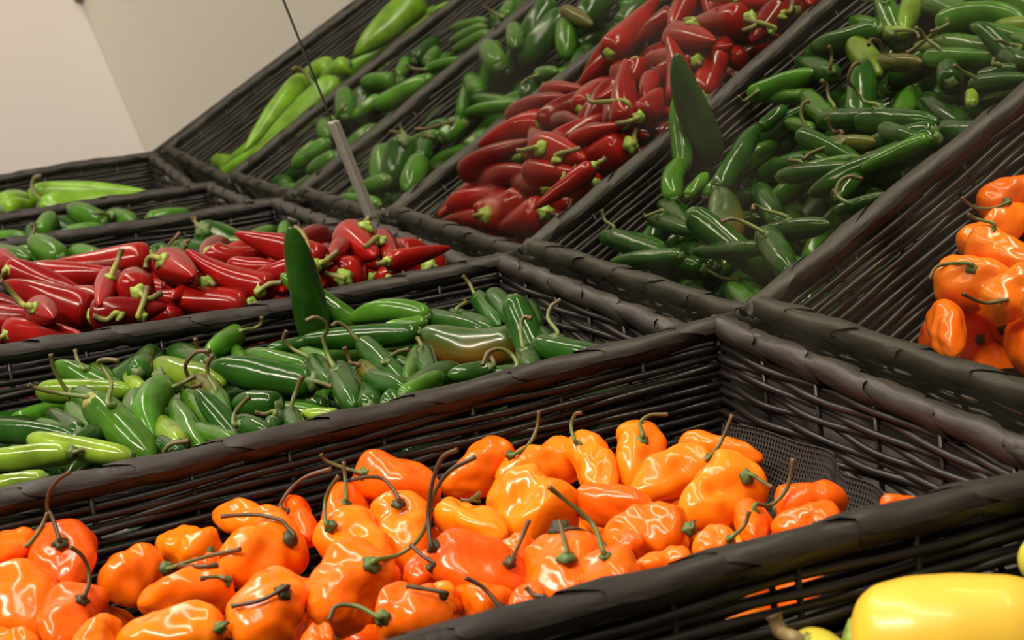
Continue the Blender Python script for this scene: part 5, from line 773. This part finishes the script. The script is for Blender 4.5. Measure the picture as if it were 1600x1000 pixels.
["red_pepper","R2","",1,[[0.5297,-0.318,-0.0394],[0.4999,-0.3054,-0.0332],[0.47,-0.2928,-0.0322]],0.0107,[],0],
["red_pepper","R1","covered red pepper just in front of the dark red pepper low behind the tall serrano",1,[[0.5551,-0.1722,-0.0312],[0.5257,-0.1478,-0.0307],[0.4964,-0.1234,-0.0364]],0.0116,[],0],
["red_pepper","R2","",1,[[0.5065,-0.1553,-0.0365],[0.4839,-0.1263,-0.0314],[0.4612,-0.0972,-0.0321]],0.0105,[],0],
["red_pepper","R2","",1,[[0.4971,-0.2948,-0.0358],[0.483,-0.2673,-0.0316],[0.469,-0.2398,-0.0323]],0.0101,[],0],
["red_pepper","R1","",1,[[0.4277,-0.0869,-0.0572],[0.4172,-0.056,-0.0503],[0.4066,-0.0251,-0.0485]],0.0104,[],0],
["red_pepper","R1","",1,[[0.4469,-0.07,-0.0354],[0.4773,-0.0878,-0.0359],[0.5078,-0.1056,-0.042]],0.0124,[],0],
["red_pepper","R2","covered red pepper left of the long red pepper crossing the pile",1,[[0.5057,-0.3339,-0.0303],[0.5441,-0.3259,-0.029],[0.5825,-0.3179,-0.034]],0.0111,[],0],
["red_pepper","R1","",1,[[0.5159,-0.1581,-0.0318],[0.5135,-0.1908,-0.0313],[0.5111,-0.2235,-0.036]],0.0126,[],0],
["red_pepper","R1","covered red pepper just in front of the wide dull red pepper under the crossing one",1,[[0.5806,-0.17,-0.0373],[0.5474,-0.186,-0.0349],[0.5142,-0.2019,-0.0383]],0.0108,[],0],
["jalapeno_pepper","Gd","",0,[[0.0561,-0.3777,-0.0453],[0.0349,-0.3951,-0.0455],[0.0138,-0.4124,-0.0501]],0.0103,[],0],
["jalapeno_pepper","Gm","",0,[[0.1118,-0.1628,-0.0505],[0.136,-0.1584,-0.0456],[0.1603,-0.1541,-0.0447]],0.0113,[],0],
["jalapeno_pepper","Gd","",0,[[0.1722,-0.1006,-0.0514],[0.1977,-0.0931,-0.0459],[0.2232,-0.0857,-0.0446]],0.0117,[],0],
["jalapeno_pepper","Gm","",0,[[0.0136,-0.0786,-0.0513],[0.0281,-0.0518,-0.0456],[0.0426,-0.025,-0.0447]],0.0099,[],0],
["jalapeno_pepper","Gd","",0,[[0.1108,-0.2431,-0.0497],[0.0884,-0.2353,-0.0461],[0.066,-0.2275,-0.0463]],0.0105,[],0],
["jalapeno_pepper","Gm","",0,[[0.0355,-0.3689,-0.0442],[0.0235,-0.3418,-0.0456],[0.0114,-0.3147,-0.0518]],0.0097,[],0],
["jalapeno_pepper","Gm","",0,[[0.1331,-0.2247,-0.0466],[0.1272,-0.2483,-0.0459],[0.1213,-0.2719,-0.0491]],0.0094,[],0],
["jalapeno_pepper","Gd","",0,[[0.1204,-0.3345,-0.0437],[0.1122,-0.3637,-0.0457],[0.104,-0.3929,-0.0524]],0.0115,[],0],
["jalapeno_pepper","Gd","",0,[[0.0556,-0.1722,-0.0422],[0.0338,-0.1604,-0.0431],[0.012,-0.1486,-0.048]],0.0122,[],0],
["jalapeno_pepper","Gm","",0,[[0.0988,-0.3611,-0.045],[0.0779,-0.3758,-0.0461],[0.0571,-0.3904,-0.0514]],0.0116,[],0],
["jalapeno_pepper","Gd","",0,[[0.1093,-0.3009,-0.0471],[0.1306,-0.2803,-0.0455],[0.1519,-0.2597,-0.0488]],0.0103,[],0],
["jalapeno_pepper","Gm","",0,[[0.123,-0.2307,-0.0515],[0.101,-0.2177,-0.0461],[0.079,-0.2047,-0.0448]],0.0108,[],0],
["jalapeno_pepper","Gm","",0,[[0.1455,-0.2187,-0.0458],[0.1232,-0.2096,-0.0461],[0.1009,-0.2005,-0.0502]],0.0117,[],0],
["jalapeno_pepper","Gd","",0,[[0.027,-0.3203,-0.0643],[0.0214,-0.3446,-0.064],[0.0158,-0.3689,-0.0677]],0.0122,[],0],
["jalapeno_pepper","Gm","",0,[[0.0264,-0.1863,-0.0692],[0.0486,-0.2057,-0.0636],[0.0707,-0.2251,-0.0628]],0.0107,[],0],
["jalapeno_pepper","Gm","",0,[[0.0386,-0.1231,-0.0624],[0.0659,-0.1241,-0.0638],[0.0932,-0.1251,-0.0696]],0.0106,[],0],
["jalapeno_pepper","Gm","",0,[[0.0457,-0.299,-0.0671],[0.0691,-0.2843,-0.0637],[0.0925,-0.2696,-0.0648]],0.0101,[],0],
["jalapeno_pepper","Gm","",0,[[0.0782,-0.143,-0.0623],[0.0881,-0.169,-0.0638],[0.098,-0.1949,-0.0697]],0.0112,[],0],
["jalapeno_pepper","Gd","",0,[[0.0349,-0.0449,-0.0628],[0.0589,-0.0523,-0.064],[0.0829,-0.0596,-0.0692]],0.012,[],0],
["jalapeno_pepper","Gm","",0,[[0.0658,-0.3411,-0.0656],[0.0653,-0.3689,-0.0638],[0.0648,-0.3966,-0.0666]],0.0118,[],0],
["jalapeno_pepper","Gm","",0,[[0.013,-0.0724,-0.0694],[0.0416,-0.0737,-0.0637],[0.0702,-0.0749,-0.0626]],0.0099,[],0],
["jalapeno_pepper","Gm","",0,[[0.0607,-0.1631,-0.0677],[0.04,-0.1453,-0.0638],[0.0192,-0.1276,-0.0643]],0.0102,[],0],
["jalapeno_pepper","Gd","",0,[[0.0615,-0.2648,-0.0705],[0.0364,-0.2808,-0.064],[0.0113,-0.2967,-0.0622]],0.0111,[],0],
["jalapeno_pepper","Gm","",-1,[[-0.0776,-0.1748,-0.0509],[-0.0662,-0.198,-0.0473],[-0.0547,-0.2212,-0.0479]],0.0122,[],0],
["jalapeno_pepper","Gd","",-1,[[-0.176,-0.2027,-0.0481],[-0.1937,-0.1872,-0.048],[-0.2114,-0.1716,-0.0517]],0.0119,[],0],
["jalapeno_pepper","Gd","",-1,[[-0.2418,-0.0459,-0.0523],[-0.2652,-0.0465,-0.0481],[-0.2886,-0.0472,-0.0477]],0.0113,[],0],
["jalapeno_pepper","Gd","",-1,[[-0.1894,-0.1209,-0.051],[-0.182,-0.0983,-0.0472],[-0.1746,-0.0756,-0.0473]],0.0122,[],0],
["jalapeno_pepper","Gd","",-1,[[-0.0199,-0.2522,-0.0481],[-0.0465,-0.2405,-0.0475],[-0.0732,-0.2287,-0.0516]],0.0117,[],0],
["jalapeno_pepper","Gm","",-1,[[-0.2135,-0.4059,-0.0532],[-0.2372,-0.3948,-0.0479],[-0.261,-0.3837,-0.0468]],0.0113,[],0],
["jalapeno_pepper","Gm","",-1,[[-0.2352,-0.2433,-0.054],[-0.2478,-0.2687,-0.0477],[-0.2605,-0.294,-0.046]],0.0098,[],0],
["jalapeno_pepper","Gd","",-1,[[-0.1647,-0.2984,-0.0457],[-0.1925,-0.2877,-0.0476],[-0.2203,-0.277,-0.0543]],0.0101,[],0],
["jalapeno_pepper","Gm","",-1,[[-0.2334,-0.3598,-0.0502],[-0.2613,-0.3639,-0.0477],[-0.2891,-0.368,-0.0497]],0.0096,[],0],
["jalapeno_pepper","Gd","",-1,[[-0.2871,-0.061,-0.0527],[-0.2594,-0.0721,-0.0476],[-0.2317,-0.0833,-0.0473]],0.0099,[],0],
["jalapeno_pepper","Gd","",-1,[[-0.2318,-0.3719,-0.0511],[-0.2062,-0.3777,-0.0476],[-0.1805,-0.3836,-0.0482]],0.0119,[],0],
["jalapeno_pepper","Gd","",-1,[[-0.2456,-0.347,-0.0514],[-0.2196,-0.3449,-0.0478],[-0.1935,-0.3429,-0.0484]],0.0094,[],0],
["jalapeno_pepper","Gm","",-1,[[-0.0703,-0.0994,-0.0519],[-0.0952,-0.1067,-0.0479],[-0.1201,-0.1141,-0.0481]],0.0102,[],0],
["jalapeno_pepper","Gm","",-1,[[-0.1459,-0.1652,-0.0499],[-0.1674,-0.1514,-0.048],[-0.189,-0.1376,-0.0501]],0.0097,[],0],
["jalapeno_pepper","Gm","",-1,[[-0.1953,-0.0447,-0.0505],[-0.2195,-0.0377,-0.048],[-0.2436,-0.0307,-0.0495]],0.0098,[],0],
["jalapeno_pepper","Gd","",-1,[[-0.2101,-0.3299,-0.051],[-0.2262,-0.3049,-0.0477],[-0.2423,-0.2798,-0.0493]],0.0122,[],0],
["jalapeno_pepper","Gd","",-1,[[-0.1867,-0.0279,-0.0518],[-0.175,-0.0553,-0.0476],[-0.1634,-0.0828,-0.0481]],0.0117,[],0],
["jalapeno_pepper","Gd","",-1,[[-0.0881,-0.0394,-0.0466],[-0.0738,-0.0595,-0.0468],[-0.0594,-0.0797,-0.051]],0.0099,[],0],
["jalapeno_pepper","Gm","",-1,[[-0.2055,-0.1055,-0.0541],[-0.2032,-0.1331,-0.0481],[-0.2009,-0.1607,-0.0465]],0.0105,[],0],
["anaheim_pepper","GA","",-2,[[-0.5106,-0.2187,-0.0399],[-0.493,-0.2901,-0.0439],[-0.4755,-0.3615,-0.0596]],0.0148,[],0],
["anaheim_pepper","GA","",-2,[[-0.6153,-0.052,-0.0474],[-0.555,-0.0552,-0.0486],[-0.4946,-0.0583,-0.0594]],0.0129,[],0],
["anaheim_pepper","GA","",-2,[[-0.4198,-0.1761,-0.0586],[-0.4315,-0.1029,-0.0542],[-0.4433,-0.0296,-0.0616]],0.0132,[],0],
["anaheim_pepper","GA","",-2,[[-0.4983,-0.3728,-0.0583],[-0.5493,-0.3384,-0.0511],[-0.6004,-0.304,-0.0537]],0.0147,[],0],
["anaheim_pepper","GA","",-2,[[-0.4522,-0.1572,-0.0507],[-0.495,-0.0965,-0.0404],[-0.5379,-0.0358,-0.0419]],0.0132,[],0],
["anaheim_pepper","GA","",-2,[[-0.3724,-0.2814,-0.0488],[-0.4231,-0.2397,-0.0412],[-0.4738,-0.198,-0.0441]],0.013,[],0],
["anaheim_pepper","GA","",-2,[[-0.5045,-0.1081,-0.0565],[-0.5611,-0.0937,-0.0519],[-0.6177,-0.0792,-0.0566]],0.0142,[],0],
["anaheim_pepper","GA","",-2,[[-0.4873,-0.3671,-0.0452],[-0.4218,-0.3872,-0.0431],[-0.3562,-0.4074,-0.052]],0.0133,[],0],
["anaheim_pepper","GA","",-2,[[-0.5113,-0.0286,-0.0487],[-0.4725,-0.0832,-0.0447],[-0.4337,-0.1378,-0.0514]],0.0127,[],0],
["anaheim_pepper","GA","",-2,[[-0.5955,-0.3934,-0.0619],[-0.5405,-0.3879,-0.0516],[-0.4855,-0.3823,-0.0501]],0.0125,[],0]]''')
for i, q in enumerate(DATA):
    add_pepper(i, *q)
